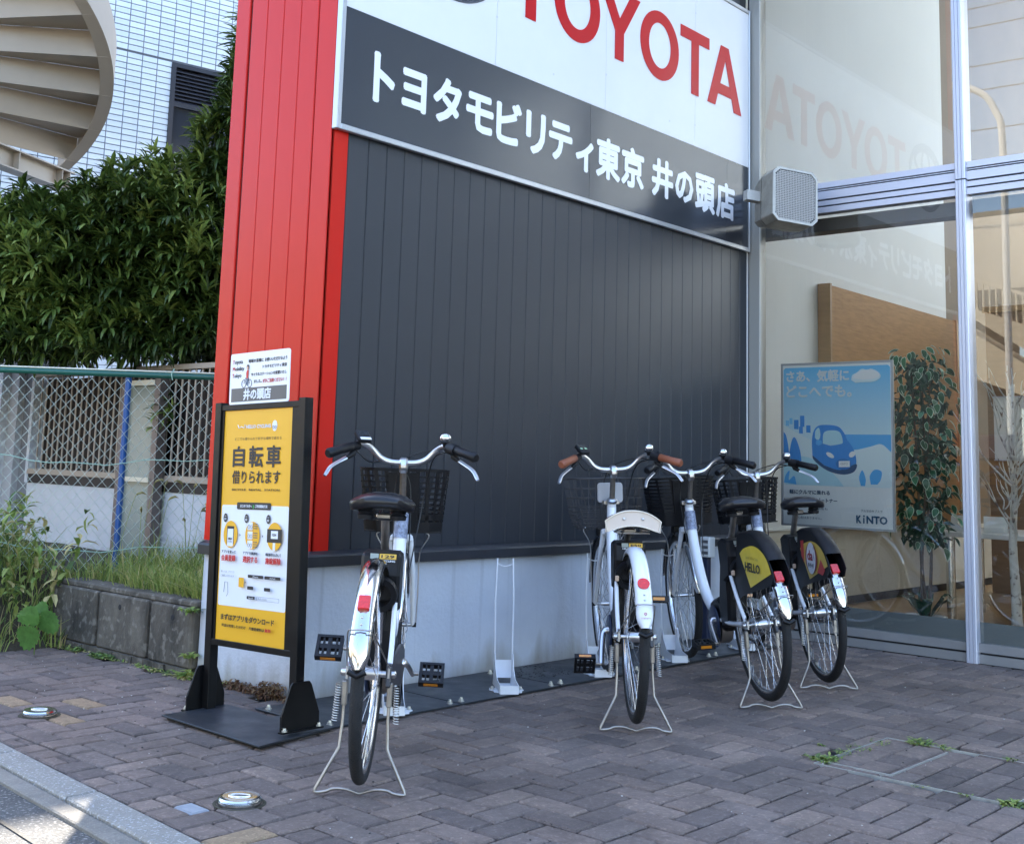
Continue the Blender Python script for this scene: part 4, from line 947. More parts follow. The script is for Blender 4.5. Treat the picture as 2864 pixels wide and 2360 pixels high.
# little cyclist drawing: wheels, frame, rider
for cx in (0.068,0.104):
    mbb = MB(); mbb.tube([(cx+0.013*math.cos(t), 1.228+0.015*math.sin(t), 0.0006) for t in [2*math.pi*i/18 for i in range(18)]], 0.0014, 4, closed=True, M=MQ); mbb.build('drawn_wheel', m_grink, st)
mbb = MB(); mbb.tube([(0.068,1.228,0.0008),(0.078,1.250,0.0008),(0.090,1.232,0.0008),(0.104,1.228,0.0008),(0.096,1.250,0.0008),(0.090,1.232,0.0008)], 0.0011, 4, M=MQ); mbb.build('drawn_frame', m_grink, st)
for poly, m, nm in (([(0.084,1.246),(0.096,1.248),(0.098,1.278),(0.088,1.280),(0.082,1.268)], m_rink, 'drawn_jacket'),([(0.086,1.222),(0.096,1.222),(0.098,1.247),(0.085,1.247)], mat('print_denim', (0.10,0.15,0.22), 0.5), 'drawn_trousers'),(el(0.092,1.290,0.0085,0.0105,16), m_ink, 'drawn_hair'),(el(0.090,1.287,0.006,0.007,14), mat('print_skin', (0.62,0.38,0.27), 0.5), 'drawn_face')):
    SL[0] += 1; mbb = MB(); mbb.add([(a,b,0.0010+0.00002*SL[0]) for a,b in poly], [tuple(range(len(poly)))], MQ); mbb.build(nm, m, st)
# ================================================================== bicycles
m_wht = mat('bike_white_paint', (0.74,0.76,0.80), 0.22, var=0.03, vscale=6, coat=0.4)
m_rub = mat('tyre_rubber', (0.012,0.012,0.013), 0.75, var=0.25, vscale=30, bump=0.5, bscale=220)
m_blk = mat('black_plastic', (0.0065,0.0065,0.008), 0.45, bump=0.08, bscale=200, var=0.15, vscale=25, spec=0.3)
m_sad = mat('black_vinyl', (0.008,0.008,0.010), 0.30, bump=0.05, bscale=160)
m_alb = mat('bike_aluminium', (0.62,0.62,0.63), 0.28, 1.0, var=0.08, vscale=20)
m_rim = mat('rim_aluminium', (0.66,0.66,0.67), 0.22, 1.0, var=0.06, vscale=12)
m_dst = mat('dull_steel', (0.36,0.33,0.30), 0.42, 1.0, var=0.2, vscale=25)
m_rfl = mat('red_reflector', (0.62,0.012,0.010), 0.12, var=0.25, vscale=120, coat=0.6)
m_amb = mat('amber_reflector', (0.62,0.22,0.015), 0.2, coat=0.4)
m_yl = mat('label_yellow', (0.75,0.45,0.05), 0.4); m_wl = mat('label_white', (0.75,0.76,0.78), 0.4)
m_navy = mat('motor_navy', (0.012,0.022,0.055), 0.3)
m_brn = mat('brown_grip', (0.24,0.075,0.035), 0.5, var=0.15, vscale=30, bump=0.1, bscale=120)
m_crm = mat('cream_vinyl', (0.62,0.52,0.44), 0.4, var=0.05, vscale=12); m_brs = mat('brown_vinyl', (0.16,0.05,0.028), 0.45)
m_cab = mat('cable_black', (0.008,0.008,0.009), 0.4)
TR = 0.305; RAX = (0.0, 0.0, 0.333); FAX = (1.095, 0.0, 0.331)
XY = lambda a, b, h: (a, h, b)
def wheel(parent, ax, flatc, steer=None):
    M0 = Matrix.Translation(ax) @ (steer or Matrix.Identity(4)) @ Matrix.Rotation(R(90),4,'X')   # axle along local z -> y
    ro, rt = TR, 0.0185
    prof = [(TR-0.040,-0.011),(TR-0.034,-0.013),(TR-0.026,-0.0125),(TR-0.026,0.0125),(TR-0.034,0.013),(TR-0.040,0.011),(TR-0.0445,0.006),(TR-0.0445,-0.006),(TR-0.040,-0.011)]
    w = MB().lathe(prof, 56, M0).build('wheel', m_rim, parent, smooth=40)
    tp = []
    for i in range(15):
        a = R(-205+230*i/14+90-90+0) if False else R(-120+240*i/14)
        tp.append((TR-rt+rt*math.cos(a), rt*math.sin(a)))
    tp = [(TR-rt+rt*math.cos(R(a)), rt*0.98*math.sin(R(a))) for a in range(-135,136,18)]
    MB().lathe(tp+[tp[0]], 64, M0).build('tyre', m_rub, w, smooth=60)
    hub = [(0.0,-0.052),(0.008,-0.052),(0.009,-0.036),(0.030,-0.033),(0.030,-0.029),(0.020,-0.026),(0.019,0.026),(0.030,0.029),(0.030,0.033),(0.010,0.036),(0.010,0.052),(0.0,0.052)] if flatc else \
          [(0.0,-0.048),(0.006,-0.048),(0.007,-0.033),(0.020,-0.031),(0.020,-0.027),(0.009,-0.024),(0.009,0.024),(0.020,0.027),(0.020,0.031),(0.007,0.033),(0.007,0.048),(0.0,0.048)]
    MB().lathe(hub, 24, M0).build('hub', m_alb, w, smooth=35)
    mbb = MB(); hr = 0.028 if flatc else 0.0185; rr_ = TR-0.042; N = 36
    for k in range(N):
        side = 1 if k % 2 else -1; a = 2*math.pi*k/N; off = (1 if (k//2) % 2 else -1)*R(62)
        p0 = (hr*math.cos(a+off), hr*math.sin(a+off), side*0.030); p1 = (rr_*math.cos(a), rr_*math.sin(a), side*0.002)
        mbb.tube([p0,p1], 0.0011, 5, cap=False, M=M0)
    mbb.build('spokes', mat('spoke_steel', (0.62,0.62,0.63), 0.25, 1.0), w, smooth=60, kind='stuff')
    mbb = MB(); mbb.tube([(TR-0.045)*0+0 and (0,0,0) or ((TR-0.044)*math.cos(2.2),(TR-0.044)*math.sin(2.2),0), ((TR-0.075)*math.cos(2.2),(TR-0.075)*math.sin(2.2),0)], 0.003, 6, M=M0); mbb.build('valve', m_blk, w)
    return w
def fender(parent, ax, r, a0, a1, wid, m, nm, M=None, n=34, flatw=None):
    # curved guard round an axle; angle 0 = forward, 90 = up
    prof = [(-wid,-0.016),(-wid*0.95,-0.004),(-wid*0.6,0.006),(0,0.0095),(wid*0.6,0.006),(wid*0.95,-0.004),(wid,-0.016)]
    vs = []; fs = []; k = len(prof)
    for i in range(n+1):
        a = R(a0+(a1-a0)*i/n); tip = 1.0
        if i > n-4: tip = [1.0,0.96,0.82,0.45][i-(n-3)]
        for y, d in prof: vs.append((ax[0]+(r+d)*math.cos(a), y*tip, ax[2]+(r+d)*math.sin(a)))
    for i in range(n):
        for j in range(k-1): fs.append((i*k+j, i*k+j+1, (i+1)*k+j+1, (i+1)*k+j))
    return MB().add(vs, fs, M).build(nm, m, parent, smooth=60)
def saddle(parent, tan, z0):
    # rounded wide saddle, lofted from cross-sections along x
    secs = [(0.055,0.055,-0.030,-0.008),(0.068,0.088,-0.044,0.004),(0.090,0.102,-0.052,0.012),(0.125,0.100,-0.050,0.014),(0.165,0.080,-0.040,0.010),(0.205,0.052,-0.034,0.006),(0.245,0.034,-0.032,0.004),(0.285,0.027,-0.032,0.002),(0.310,0.020,-0.034,-0.006),(0.320,0.010,-0.032,-0.014)]
    vs = []; fs = []; n = 22
    for x, hw, zb_, zt_ in secs:
        for j in range(n):
            a = 2*math.pi*j/n; c, s = math.cos(a), math.sin(a)
            y = hw*(abs(c)**0.75)*(1 if c >= 0 else -1)
            z = (zt_*abs(s)**0.8 if s >= 0 else 0.74*zb_*abs(s)**0.5) - 0.022*(abs(y)/0.1)**2
            vs.append((x, y, z0+z))
    k = len(secs)
    for i in range(k-1):
        for j in range(n): fs.append((i*n+j, (i+1)*n+j, (i+1)*n+(j+1) % n, i*n+(j+1) % n))
    fs += [tuple(range(n)), tuple((k-1)*n+j for j in range(n))[::-1]]
    sd = MB().add(vs, fs).build('saddle', m_brs if tan else m_sad, parent, smooth=70)
    if tan:
        # flat cream rear panel with two studs
        vs = []; pts = []
        for i in range(25):
            t = -1+2*i/24; y = 0.106*t
            pts.append((y, 0.022-0.040*abs(t)**2.2))
        low = [(y, z-0.052*(1-0.25*abs(y/0.106)**4)-0.004) for y, z in pts][::-1]
        poly = pts+low
        f = lambda a,b,h: (h+0.9*a*a, a, z0+b-0.004)
        mbb = MB()
        nn = len(pts)
        for i in range(nn-1):
            a_, b_, c_, d_ = pts[i], pts[i+1], low[nn-2-i], low[nn-1-i]
            mbb.add([f(*a_,0.050),f(*d_,0.050),f(*c_,0.050),f(*b_,0.050)], [(0,1,2,3)])
            mbb.add([f(*a_,0.050),f(*b_,0.050),f(b_[0]*0.96,b_[1]+0.002,0.085),f(a_[0]*0.96,a_[1]+0.002,0.085)], [(0,1,2,3)])
            mbb.add([f(*d_,0.050),f(d_[0]*0.97,d_[1],0.075),f(c_[0]*0.97,c_[1],0.075),f(*c_,0.050)], [(0,1,2,3)])
        mbb.build('saddle_rear_panel', m_crm, sd, smooth=50)
        mbb = MB(); mbb.tube([f(a*1.005,b,0.0475) for a,b in poly[::2]], 0.0028, 6, closed=True); mbb.build('saddle_piping', mat('piping_cream', (0.72,0.64,0.52), 0.4), sd, smooth=70)
        for y in (-0.036,0.036):
            MB().ell((0.0475+0.9*y*y,y,z0-0.013),(0.003,0.0055,0.0055),12,6).build('saddle_stud', m_alb, sd, smooth=70)
    for s in (-1,1):
        hx = [(0.110+0.018*math.cos(t*2*math.pi), s*0.050+0.018*math.sin(t*2*math.pi), z0-0.030-0.0105*t) for t in [i/14 for i in range(57 if tan else 1)]]
        if tan: MB().tube(hx, 0.0026, 6).build('saddle_spring', m_dst, sd, smooth=70)
        else:
            pr = [(0.0,0.0),(0.020,0.0)]
            prof = [(0.0,-0.068),(0.024,-0.066),(0.026,-0.054),(0.021,-0.050),(0.025,-0.045),(0.020,-0.040),(0.024,-0.035),(0.019,-0.030),(0.022,-0.024),(0.0,-0.022)]
            MB().lathe(prof, 18, Matrix.Translation((0.105,s*0.050,z0-0.004))).build('saddle_spring', m_blk, sd, smooth=50)
            MB().lathe([(0.0,-0.0665),(0.021,-0.066),(0.022,-0.0625),(0.0,-0.062)], 18, Matrix.Translation((0.105,s*0.050,z0-0.004))).build('spring_cap', m_alb, sd, smooth=50)
    rail = [(0.105,-0.050,z0-0.068),(0.14,-0.035,z0-0.070),(0.185,-0.020,z0-0.066),(0.26,-0.014,z0-0.040)]
    for s in (-1,1): MB().tube(smooth_path([(a,b*s*-1,c) for a,b,c in rail],4), 0.0036, 6).build('saddle_rail', m_blk if not tan else m_dst, sd, smooth=70)
    MB().tube([(0.105,-0.052,z0-0.069),(0.105,0.052,z0-0.069)], 0.0036, 6).build('saddle_cross_rail', m_blk if not tan else m_dst, sd, smooth=70)
    MB().box((0.185,0,z0-0.066),(0.034,0.05,0.022)).build('saddle_clamp', m_dst, sd, bevel=0.004)
    return sd
def basket(parent, style, S):
    m_blk = MATS['black_plastic']
    # basket in front of the head tube; S = steering matrix
    xt0, xt1, xb0, xb1 = 0.935, 1.175, 0.965, 1.140
    wt, wb, zt_, zb_ = 0.172, 0.148, 0.925, 0.685
    if style == 'wire': wt, wb, zt_, zb_, xt1 = 0.178, 0.150, 0.905, 0.675, 1.19
    def P(u, v):                                            # u in [0,1) round the rim, v 0 bottom 1 top ; rounded rectangle
        x0, x1, w = xb0+(xt0-xb0)*v, xb1+(xt1-xb1)*v, wb+(wt-wb)*v
        if style == 'wire' and v < 0.25: k_ = 1-(0.25-v)**2*2.2; cxm = (x0+x1)/2; x0, x1, w = cxm+(x0-cxm)*k_, cxm+(x1-cxm)*k_, w*k_
        r = 0.05; per = [(x0+r,-w),(x1-r,-w),(x1,-w+r),(x1,w-r),(x1-r,w),(x0+r,w),(x0,w-r),(x0,-w+r)]
        L_ = [(Vector(per[(i+1) % 8])-Vector(per[i])).length for i in range(8)]; tot = sum(L_); d = (u % 1)*tot
        for i in range(8):
            if d <= L_[i] or i == 7:
                a, b = Vector(per[i]), Vector(per[(i+1) % 8]); q = a+(b-a)*(d/L_[i]); return Vector((q.x, q.y, zb_+(zt_-zb_)*v))
            d -= L_[i]
    if style == 'wire':
        m_blk = mat('basket_wire', (0.030,0.026,0.026), 0.45)
        bk = MB().tube([P(i/48,1.0) for i in range(48)], 0.0034, 6, closed=True, M=S).build('basket', m_blk, parent, smooth=70)
        mbb = MB()
        for v in (0.80,0.62,0.44,0.35,0.28,0.21,0.14,0.08,0.02): mbb.tube([P(i/48,v) for i in range(48)], 0.0018, 5, closed=True, M=S)
        mbb.build('basket_ring_wires', m_blk, bk, smooth=70, kind='stuff')
        mbb = MB()
        for k in range(30): mbb.tube([P(k/30,1.0),P(k/30,0.6),P(k/30,0.25),P(k/30,0.1),P(k/30,0.0)], 0.0016, 5, M=S)
        for k in range(9): mbb.tube([(xb0+0.01,-wb*0.85+k*wb*0.2125,zb_),(xb1-0.01,-wb*0.85+k*wb*0.2125,zb_)], 0.0016, 5, M=S)
        mbb.build('basket_upright_wires', m_blk, bk, smooth=70, kind='stuff')
        return bk
    def band(v0, v1, th=0.004):
        vs = []; fs = []; N = 48
        for i in range(N):
            for v, o in ((v0,0),(v1,0),(v1,th),(v0,th)):
                p = P(i/N, v); c = Vector((1.055,0,p.z)); d = (p-c); d.z = 0; d = d.normalized(); vs.append(p-d*o)
        for i in range(N):
            j = (i+1) % N
            for a in range(4): b = (a+1) % 4; fs.append((i*4+a, j*4+a, j*4+b, i*4+b))
        return vs, fs
    bk = MB().add(*band(0.955,1.0,0.010), S).build('basket', m_blk, parent, smooth=35)
    slatm = style == 'slat'
    lv = [(0.86,0.885),(0.77,0.795),(0.68,0.705),(0.59,0.615),(0.50,0.525),(0.41,0.435),(0.33,0.355)] if not slatm else [(0.30+0.072*k, 0.30+0.072*k+0.052) for k in range(9)]
    for a, b in lv: MB().add(*band(a,b,0.005), S).build('basket_band', m_blk, bk, smooth=35)
    MB().add(*band(0.0,0.17 if not slatm else 0.24,0.004), S).build('basket_tub', m_blk, bk, smooth=35)
    MB().add(*band(0.20 if not slatm else 0.25,0.29,0.004), S).build('basket_band', m_blk, bk, smooth=35)
    MB().bx(xb0+0.004,xb1-0.004,-wb+0.004,wb-0.004,zb_+0.002,zb_+0.006,S).build('basket_floor', m_blk, bk)
    N = 26 if not slatm else 14
    for k in range(N):
        u = (k+0.5)/N; p0, p1 = P(u,0.17), P(u,0.96); q0, q1 = P(u+0.007,0.17), P(u+0.007,0.96); p0b, q0b, p1b, q1b = P(u-0.007,0.17), q0, P(u-0.007,0.96), q1
        d = (p0-Vector((1.055,0,p0.z))).normalized()*0.0036
        MB().add([p0b,q0,q1,p1b,p0b-d,q0-d,q1-d,p1b-d], [(0,1,2,3),(7,6,5,4),(0,4,5,1),(1,5,6,2),(2,6,7,3),(3,7,4,0)], S).build('basket_rib', m_blk, bk)
    MB().add([P(0.5,0)*0+Vector((xt0-0.006,-0.06,zt_-0.015)),Vector((xt0-0.006,0.06,zt_-0.015)),Vector((xb0-0.006,0.05,zb_+0.02)),Vector((xb0-0.006,-0.05,zb_+0.02)),
              Vector((xt0+0.006,-0.06,zt_-0.015)),Vector((xt0+0.006,0.06,zt_-0.015)),Vector((xb0+0.006,0.05,zb_+0.02)),Vector((xb0+0.006,-0.05,zb_+0.02))], [(0,1,2,3),(7,6,5,4),(0,4,5,1),(1,5,6,2),(2,6,7,3),(3,7,4,0)], S).build('basket_back_plate', m_blk, bk)
    return bk
def bike(loc, ang, lean, label, o):
    t = thing('rental_bicycle', label, 'bicycle', (loc[0],loc[1],0.0), (R(-lean),0,R(ang)), 'white electric rental bicycles in the racks')
    wheel(t, RAX, True)
    HA = Vector((0.905,0,0.70)); ht = Vector((0.862,0,0.80)); axd = (ht-HA).normalized()
    S = Matrix.Translation(HA) @ Matrix.Rotation(R(o.get('steer',0)),4,axd) @ Matrix.Translation(-HA)
    # front wheel steers: rotate about the steering axis
    wf = wheel(t, FAX, False, None)
    if o.get('steer'): wf.matrix_local = S
    SB = S if o.get('basket_steers', True) else Matrix.Identity(4)
    # ---- frame
    dt = smooth_path([(0.872,0,0.785),(0.862,0,0.70),(0.835,0,0.60),(0.775,0,0.47),(0.70,0,0.375),(0.60,0,0.322),(0.47,0,0.305)], 6)
    fr = MB().tube(dt, [(0.021,0.021)]*6+[(0.025,0.025)]*(len(dt)-6), 16).build('frame', m_wht, t, smooth=60)
    MB().tube([(0.414,0,0.285),(0.335,0,0.52),(0.292,0,0.655)], [0.019,0.0165,0.0165], 14).build('seat_tube', m_wht, fr, smooth=60)
    for s in (-1,1):
        MB().tube(smooth_path([(0.418,s*0.030,0.298),(0.25,s*0.040,0.305),(0.10,s*0.055,0.325),(0.0,s*0.060,0.333)],4), 0.0105, 10).build('chain_stay', m_wht, fr, smooth=60)
        MB().tube(smooth_path([(0.300,s*0.022,0.630),(0.22,s*0.045,0.555),(0.10,s*0.056,0.43),(0.005,s*0.060,0.345)],4), 0.0085, 10).build('seat_stay', m_wht, fr, smooth=60)
        MB().prism([(-0.022,0.318),(0.03,0.315),(0.035,0.345),(0.0,0.362),(-0.022,0.352)], s*0.061-0.003, s*0.061+0.003, f=XY).build('dropout', m_alb, fr)
        MB().lathe([(0.0,0.0),(0.011,0.0),(0.011,0.012),(0.007,0.016),(0.0,0.017)], 10, Matrix.Translation((0,s*0.066,0.333)) @ Matrix.Rotation(R(-90*s),4,'X')).build('axle_nut', m_alb, fr, smooth=40)
    MB().tube([HA-axd*0.02, ht+axd*0.015], 0.0195, 16).build('head_tube', m_wht, fr, smooth=60)
    # stickers on the frame
    if not o.get('tan'):
        MB().tube([Vector((0.869,0,0.76)),Vector((0.862,0,0.715)),Vector((0.852,0,0.67))], 0.0262, 14, cap=False).build('frame_sticker', mat('sticker_print', (0.20,0.23,0.32), 0.4, var=0.75, vscale=70), fr, smooth=60)
    if o.get('orange'):
        MB().tube([Vector((0.872,0,0.785)),Vector((0.870,0,0.768))], 0.0268, 14, cap=False).build('frame_sticker', mat('sticker_orange', (0.62,0.27,0.03), 0.4, var=0.3, vscale=60), fr, smooth=60)
    # ---- fork and front guard
    for s in (-1,1):
        pts = smooth_path([HA+Vector((0.012,s*0.032,-0.035)),(0.965,s*0.043,0.55),(1.035,s*0.048,0.43),(FAX[0],s*0.050,FAX[2])],5)
        MB().tube(pts, [0.0125-0.004*i/len(pts) for i in range(len(pts))], 10, M=S).build('fork_blade', m_wht, fr, smooth=60)
        MB().tube([(FAX[0],s*0.048,FAX[2]),(FAX[0],s*0.064,FAX[2])], 0.009, 10, M=S).build('front_axle_nut', m_blk, fr, smooth=40)
    MB().box(HA+Vector((0.010,0,-0.032)),(0.045,0.085,0.03), S).build('fork_crown', m_wht, fr, bevel=0.008)
    fender(t, FAX, TR+0.014, 12, 172, 0.026, m_chr, 'front_fender', S)
    # ---- rear guard, reflector, stays
    gm = m_wht if o['fender'] == 'white' else m_chr
    rf = fender(t, RAX, TR+0.016, 58, 167 if o['fender'] == 'white' else 169, 0.030, gm, 'rear_fender')
    MB().tube([(RAX[0]+(TR+0.019)*math.cos(R(170)),-0.024,RAX[2]+(TR+0.019)*math.sin(R(170))),(RAX[0]+(TR+0.020)*math.cos(R(172)),0,RAX[2]+(TR+0.020)*math.sin(R(172))),(RAX[0]+(TR+0.019)*math.cos(R(170)),0.024,RAX[2]+(TR+0.019)*math.sin(R(170)))], 0.008, 8).build('fender_end_cap', m_blk, rf, smooth=60)
    ra = R(o['refl_a']); rr_ = TR+0.030
    c = Vector((rr_*math.cos(ra),0,RAX[2]+rr_*math.sin(ra)))
    MR = frame(c, (0,1,0), (math.cos(ra+math.pi/2)*-1,0,math.sin(ra+math.pi/2)*-1))
    if o['refl'] == 'round':
        MB().lathe([(0.0,0.012),(0.018,0.0115),(0.0215,0.008),(0.022,0.0),(0.0,0.0)], 24, MR).build('rear_reflector', m_rfl, rf, smooth=40)
    else:
        MB().prism(rrect(-0.017,0.017,-0.023,0.023,0.005), -0.006, 0.012, MR).build('rear_reflector', m_rfl, rf, bevel=0.002)
        for k in range(3): MB().box((0,-0.013+k*0.013,0.0125),(0.029,0.002,0.001), MR).build('reflector_rib', m_rfl, rf)
    for q in (0.030,0.044):
        a2 = ra+q/TR*1.35; MB().ell(((TR+0.0265)*math.cos(a2),0,RAX[2]+(TR+0.0265)*math.sin(a2)),(0.0035,0.0042,0.0035),10,6).build('fender_rivet', m_alb, rf, smooth=70)
    sa = ra+R(15)
    cst = Vector(((TR+0.030)*math.cos(sa),0,RAX[2]+(TR+0.030)*math.sin(sa)))
    MB().tube(smooth_path([(0.0,0.064,0.345),(cst.x*0.93,0.036,cst.z-0.01),(cst.x,0.020,cst.z+0.004),(cst.x,-0.020,cst.z+0.004),(cst.x*0.93,-0.036,cst.z-0.01),(0.0,-0.064,0.345)],5), 0.0022, 6).build('fender_stay', m_dst, rf, smooth=70)
    # small maker's mark on the white guard
    if o['fender'] == 'white':
        a3 = R(161.5); c3 = Vector(((TR+0.0263)*math.cos(a3),0,RAX[2]+(TR+0.0263)*math.sin(a3)))
        M3 = frame(c3, (0,-1,0), (math.cos(a3-math.pi/2),0,math.sin(a3-math.pi/2)))
        mbb = MB(); mbb.lathe([(0.003,0.0),(0.0052,0.0),(0.0052,0.0006),(0.003,0.0006)], 16, M3 @ Matrix.Translation((0,0.016,0.001)))
        for k in range(7): mbb.tube([(-0.015+k*0.0048,0.004,0.0010),(-0.0135+k*0.0048,-0.002+0.002*(k % 2),0.0010),(-0.0125+k*0.0048,0.003,0.0010)], 0.0006, 4, M=M3)
        mbb.build('fender_mark', mat('mark_red', (0.5,0.10,0.09), 0.5), rf)
    # ---- wheel cover with advert panel
    if o.get('panel'):
        r1 = 0.374
        side = [(0.190,0.083),(0.150,0.200),(0.115,0.275)]+[(r1*math.cos(R(a)),r1*math.sin(R(a))) for a in range(74,141,4)]+[(-0.295,0.222),(-0.262,0.184),(-0.17,0.162),(-0.055,0.138),(0.05,0.112),(0.12,0.085)]
        yo = lambda x, z: 0.036+0.020*max(0.0, 1-math.hypot(x,z)/r1)
        for s in (-1,1):
            n = len(side); cx_, cz_ = -0.03, 0.22
            outv = [(x, s*yo(x,z), RAX[2]+z) for x, z in side]+[(cx_, s*yo(cx_,cz_), RAX[2]+cz_)]
            inv = [(x, s*(yo(x,z)-0.003), RAX[2]+z) for x, z in side]+[(cx_, s*(yo(cx_,cz_)-0.003), RAX[2]+cz_)]
            fs = [(i,(i+1) % n,n) for i in range(n)]+[(n+1+(i+1) % n,n+1+i,2*n+1) for i in range(n)]+[(i,n+1+i,n+1+(i+1) % n,(i+1) % n) for i in range(n)]
            cov_ = MB().add(outv+inv, fs).build('wheel_cover', m_blk, t, smooth=30)
            if s < 0: continue
            vs = []; fs = []; arcs = list(range(66,133,3))
            for a in arcs:
                for y, d in ((-0.037,0.0),(-0.030,0.007),(0.0,0.010),(0.030,0.007),(0.037,0.0)): vs.append(((r1+d)*math.cos(R(a)), y, RAX[2]+(r1+d)*math.sin(R(a))))
            for i in range(len(arcs)-1):
                for q in range(4): fs.append((i*5+q, i*5+q+1, (i+1)*5+q+1, (i+1)*5+q))
            MB().add(vs, fs).build('cover_top_band', m_blk, t, smooth=50)
            PA0, PA1 = 80, 137; nn = 16
            def f2(r_, a):
                x, z = r_*math.cos(a), r_*math.sin(a); return Vector((x, yo(x,z)+0.0022, RAX[2]+z))
            q2 = lambda x, z: Vector((x, yo(x,z)+0.0022, RAX[2]+z))
            outer = [q2(v.x, v.y) for v in smooth_path([(0.064,0.286,0),(0.020,0.308,0),(-0.031,0.320,0),(-0.085,0.328,0),(-0.135,0.325,0),(-0.180,0.314,0),(-0.218,0.297,0),(-0.252,0.268,0),(-0.276,0.232,0)], 2)]
            tip = q2(-0.057,0.157); mid = q2(-0.09,0.25)
            vs = outer+[tip,mid]; k = len(outer)
            fs = [(i, i+1, k+1) for i in range(nn)]+[(nn, k, k+1), (k, 0, k+1)]
            pn = MB().add(vs, fs).build('advert_panel', mat('advert_yellow', (0.70,0.52,0.035), 0.3, var=0.06, vscale=20) if o['panel'] == 'hello' else mat('advert_gold', (0.62,0.42,0.06), 0.35), cov_)
            # text frame on the panel: x to the bike's rear (viewer's right), y up
            MT = frame(Vector((-0.100,yo(-0.10,0.235)+0.004,RAX[2]+0.240)), (-1,0,0), (0,-0.05,1))
            if o['panel'] == 'hello':
                lettering('HELLO', MT, -0.094, 0.074, -0.018, 0.017, m_ink, pn, bold=0.0013, z=0.001)
                lettering('and We Say', MT, -0.085, 0.060, 0.028, 0.044, mat('script_grey', (0.38,0.30,0.06), 0.5), pn, z=0.001)
            else:
                def wedge(a0, a1, rlo, rhi, m, nm, dz):
                    v1 = [f2(rhi, R(a0+(a1-a0)*i/8))+Vector((0,dz,0)) for i in range(9)]; v2 = [f2(rlo(i/8), R(a0+(a1-a0)*i/8))+Vector((0,dz,0)) for i in range(9)]
                    MB().add(v1+v2, [(i,i+1,10+i,9+i) for i in range(8)]).build(nm, m, pn)
                rd = mat('advert_red', (0.50,0.016,0.014), 0.35); dr = mat('advert_maroon', (0.20,0.010,0.020), 0.35)
                wedge(80,88, lambda q: 0.255-0.03*q, r1-0.048, rd, 'advert_red_field', 0.0006)
                wedge(128,139, lambda q: 0.245+0.040*q, r1-0.050, rd, 'advert_red_field', 0.0006)
                def oval(cx, cy, a, b, m, nm, z):
                    MB().add([(cx+a*math.cos(2*math.pi*k/32), cy+b*math.sin(2*math.pi*k/32), z) for k in range(32)], [tuple(range(32))], MT).build(nm, m, pn)
                oval(-0.012,0.013,0.078,0.068,dr,'advert_maroon_oval',0.0); oval(-0.012,0.013,0.060,0.070,mat('advert_white', (0.72,0.72,0.76), 0.3),'advert_white_oval',0.0008)
                lettering('da', MT, -0.055, 0.012, 0.004, 0.046, mat('advert_logo_red', (0.36,0.02,0.045), 0.4), pn, bold=0.0018, z=0.0016)
                gi = mat('advert_logo_grey', (0.33,0.35,0.42), 0.4); oval(0.026,0.060,0.006,0.009,gi,'logo_dot',0.0016)
                MB().add([(0.018,0.004,0.0016),(0.026,0.046,0.0016),(0.034,0.004,0.0016),(0.026,0.020,0.0016)], [(0,1,3),(1,2,3)], MT).build('logo_figure', gi, pn)
                lettering('ダイチャリ', MT, -0.050, 0.020, -0.030, -0.008, m_ink, pn, bold=0.0006, z=0.0016)
    # ---- battery, label, lock, motor
    bt = MB().prism([(0.170,0.515),(0.255,0.48),(0.285,0.52),(0.30,0.655),(0.265,0.672),(0.165,0.665),(0.155,0.60)], -0.062, 0.062, f=XY).build('battery_head', m_blk, t, bevel=0.010)
    MB().prism([(0.275,0.29),(0.375,0.27),(0.40,0.36),(0.325,0.60),(0.262,0.60),(0.258,0.42)], -0.045, 0.045, f=XY).build('battery', m_blk, t, bevel=0.012)
    MS2 = frame((0.1635,0.0,0.652), (0,-1,0), (0.35,0,1))
    MB().box((0.022,0.002,0.010),(0.052,0.016,0.002), MS2).build('number_label', m_yl, bt)
    if not o['num']: MB().box((0.022,0.0018,0.0113),(0.036,0.006,0.0006), MS2).build('label_print', mat('label_brown', (0.35,0.20,0.05), 0.5), bt)
    else: lettering(o['num'], MS2, 0.002, 0.042, -0.003, 0.006, m_ink, bt, bold=0.0005, z=0.012)
    MB().box((-0.020,0.002,0.010),(0.026,0.016,0.002), MS2).build('code_label', mat('code_grey', (0.30,0.33,0.30), 0.5), bt)
    lettering('HELLO CYCLING', MS2, -0.030, 0.045, -0.015, -0.009, m_wl, bt, bold=0.0003, z=0.0105)
    lk = MB().lathe([(0.040,-0.012),(0.058,-0.012),(0.060,0.0),(0.058,0.012),(0.040,0.012),(0.040,-0.012)], 28, Matrix.Translation((0.150,0.0,0.545)) @ Matrix.Rotation(R(68),4,'Y')).build('ring_lock', m_blk, t, smooth=40)
    MB().box((0.140,0.052,0.532),(0.016,0.014,0.022)).build('lock_lever', mat('lever_beige', (0.55,0.40,0.30), 0.5), lk, bevel=0.003)
    mtr = MB().lathe([(0.0,-0.042),(0.060,-0.042),(0.072,-0.034),(0.074,0.010),(0.068,0.020),(0.0,0.022)], 28, Matrix.Translation((0.475,0,0.262)) @ Matrix.Rotation(R(90),4,'X')).build('motor', m_dst, t, smooth=40)
    MB().ell((0.475,0.046,0.270),(0.078,0.014,0.088),24,10).build('motor_cover', m_navy, mtr, smooth=60)
    MB().prism([(0.36,0.255),(0.55,0.245),(0.585,0.30),(0.545,0.37),(0.44,0.40),(0.365,0.36)], -0.038, 0.036, f=XY).build('motor_housing', m_blk, mtr, bevel=0.014)
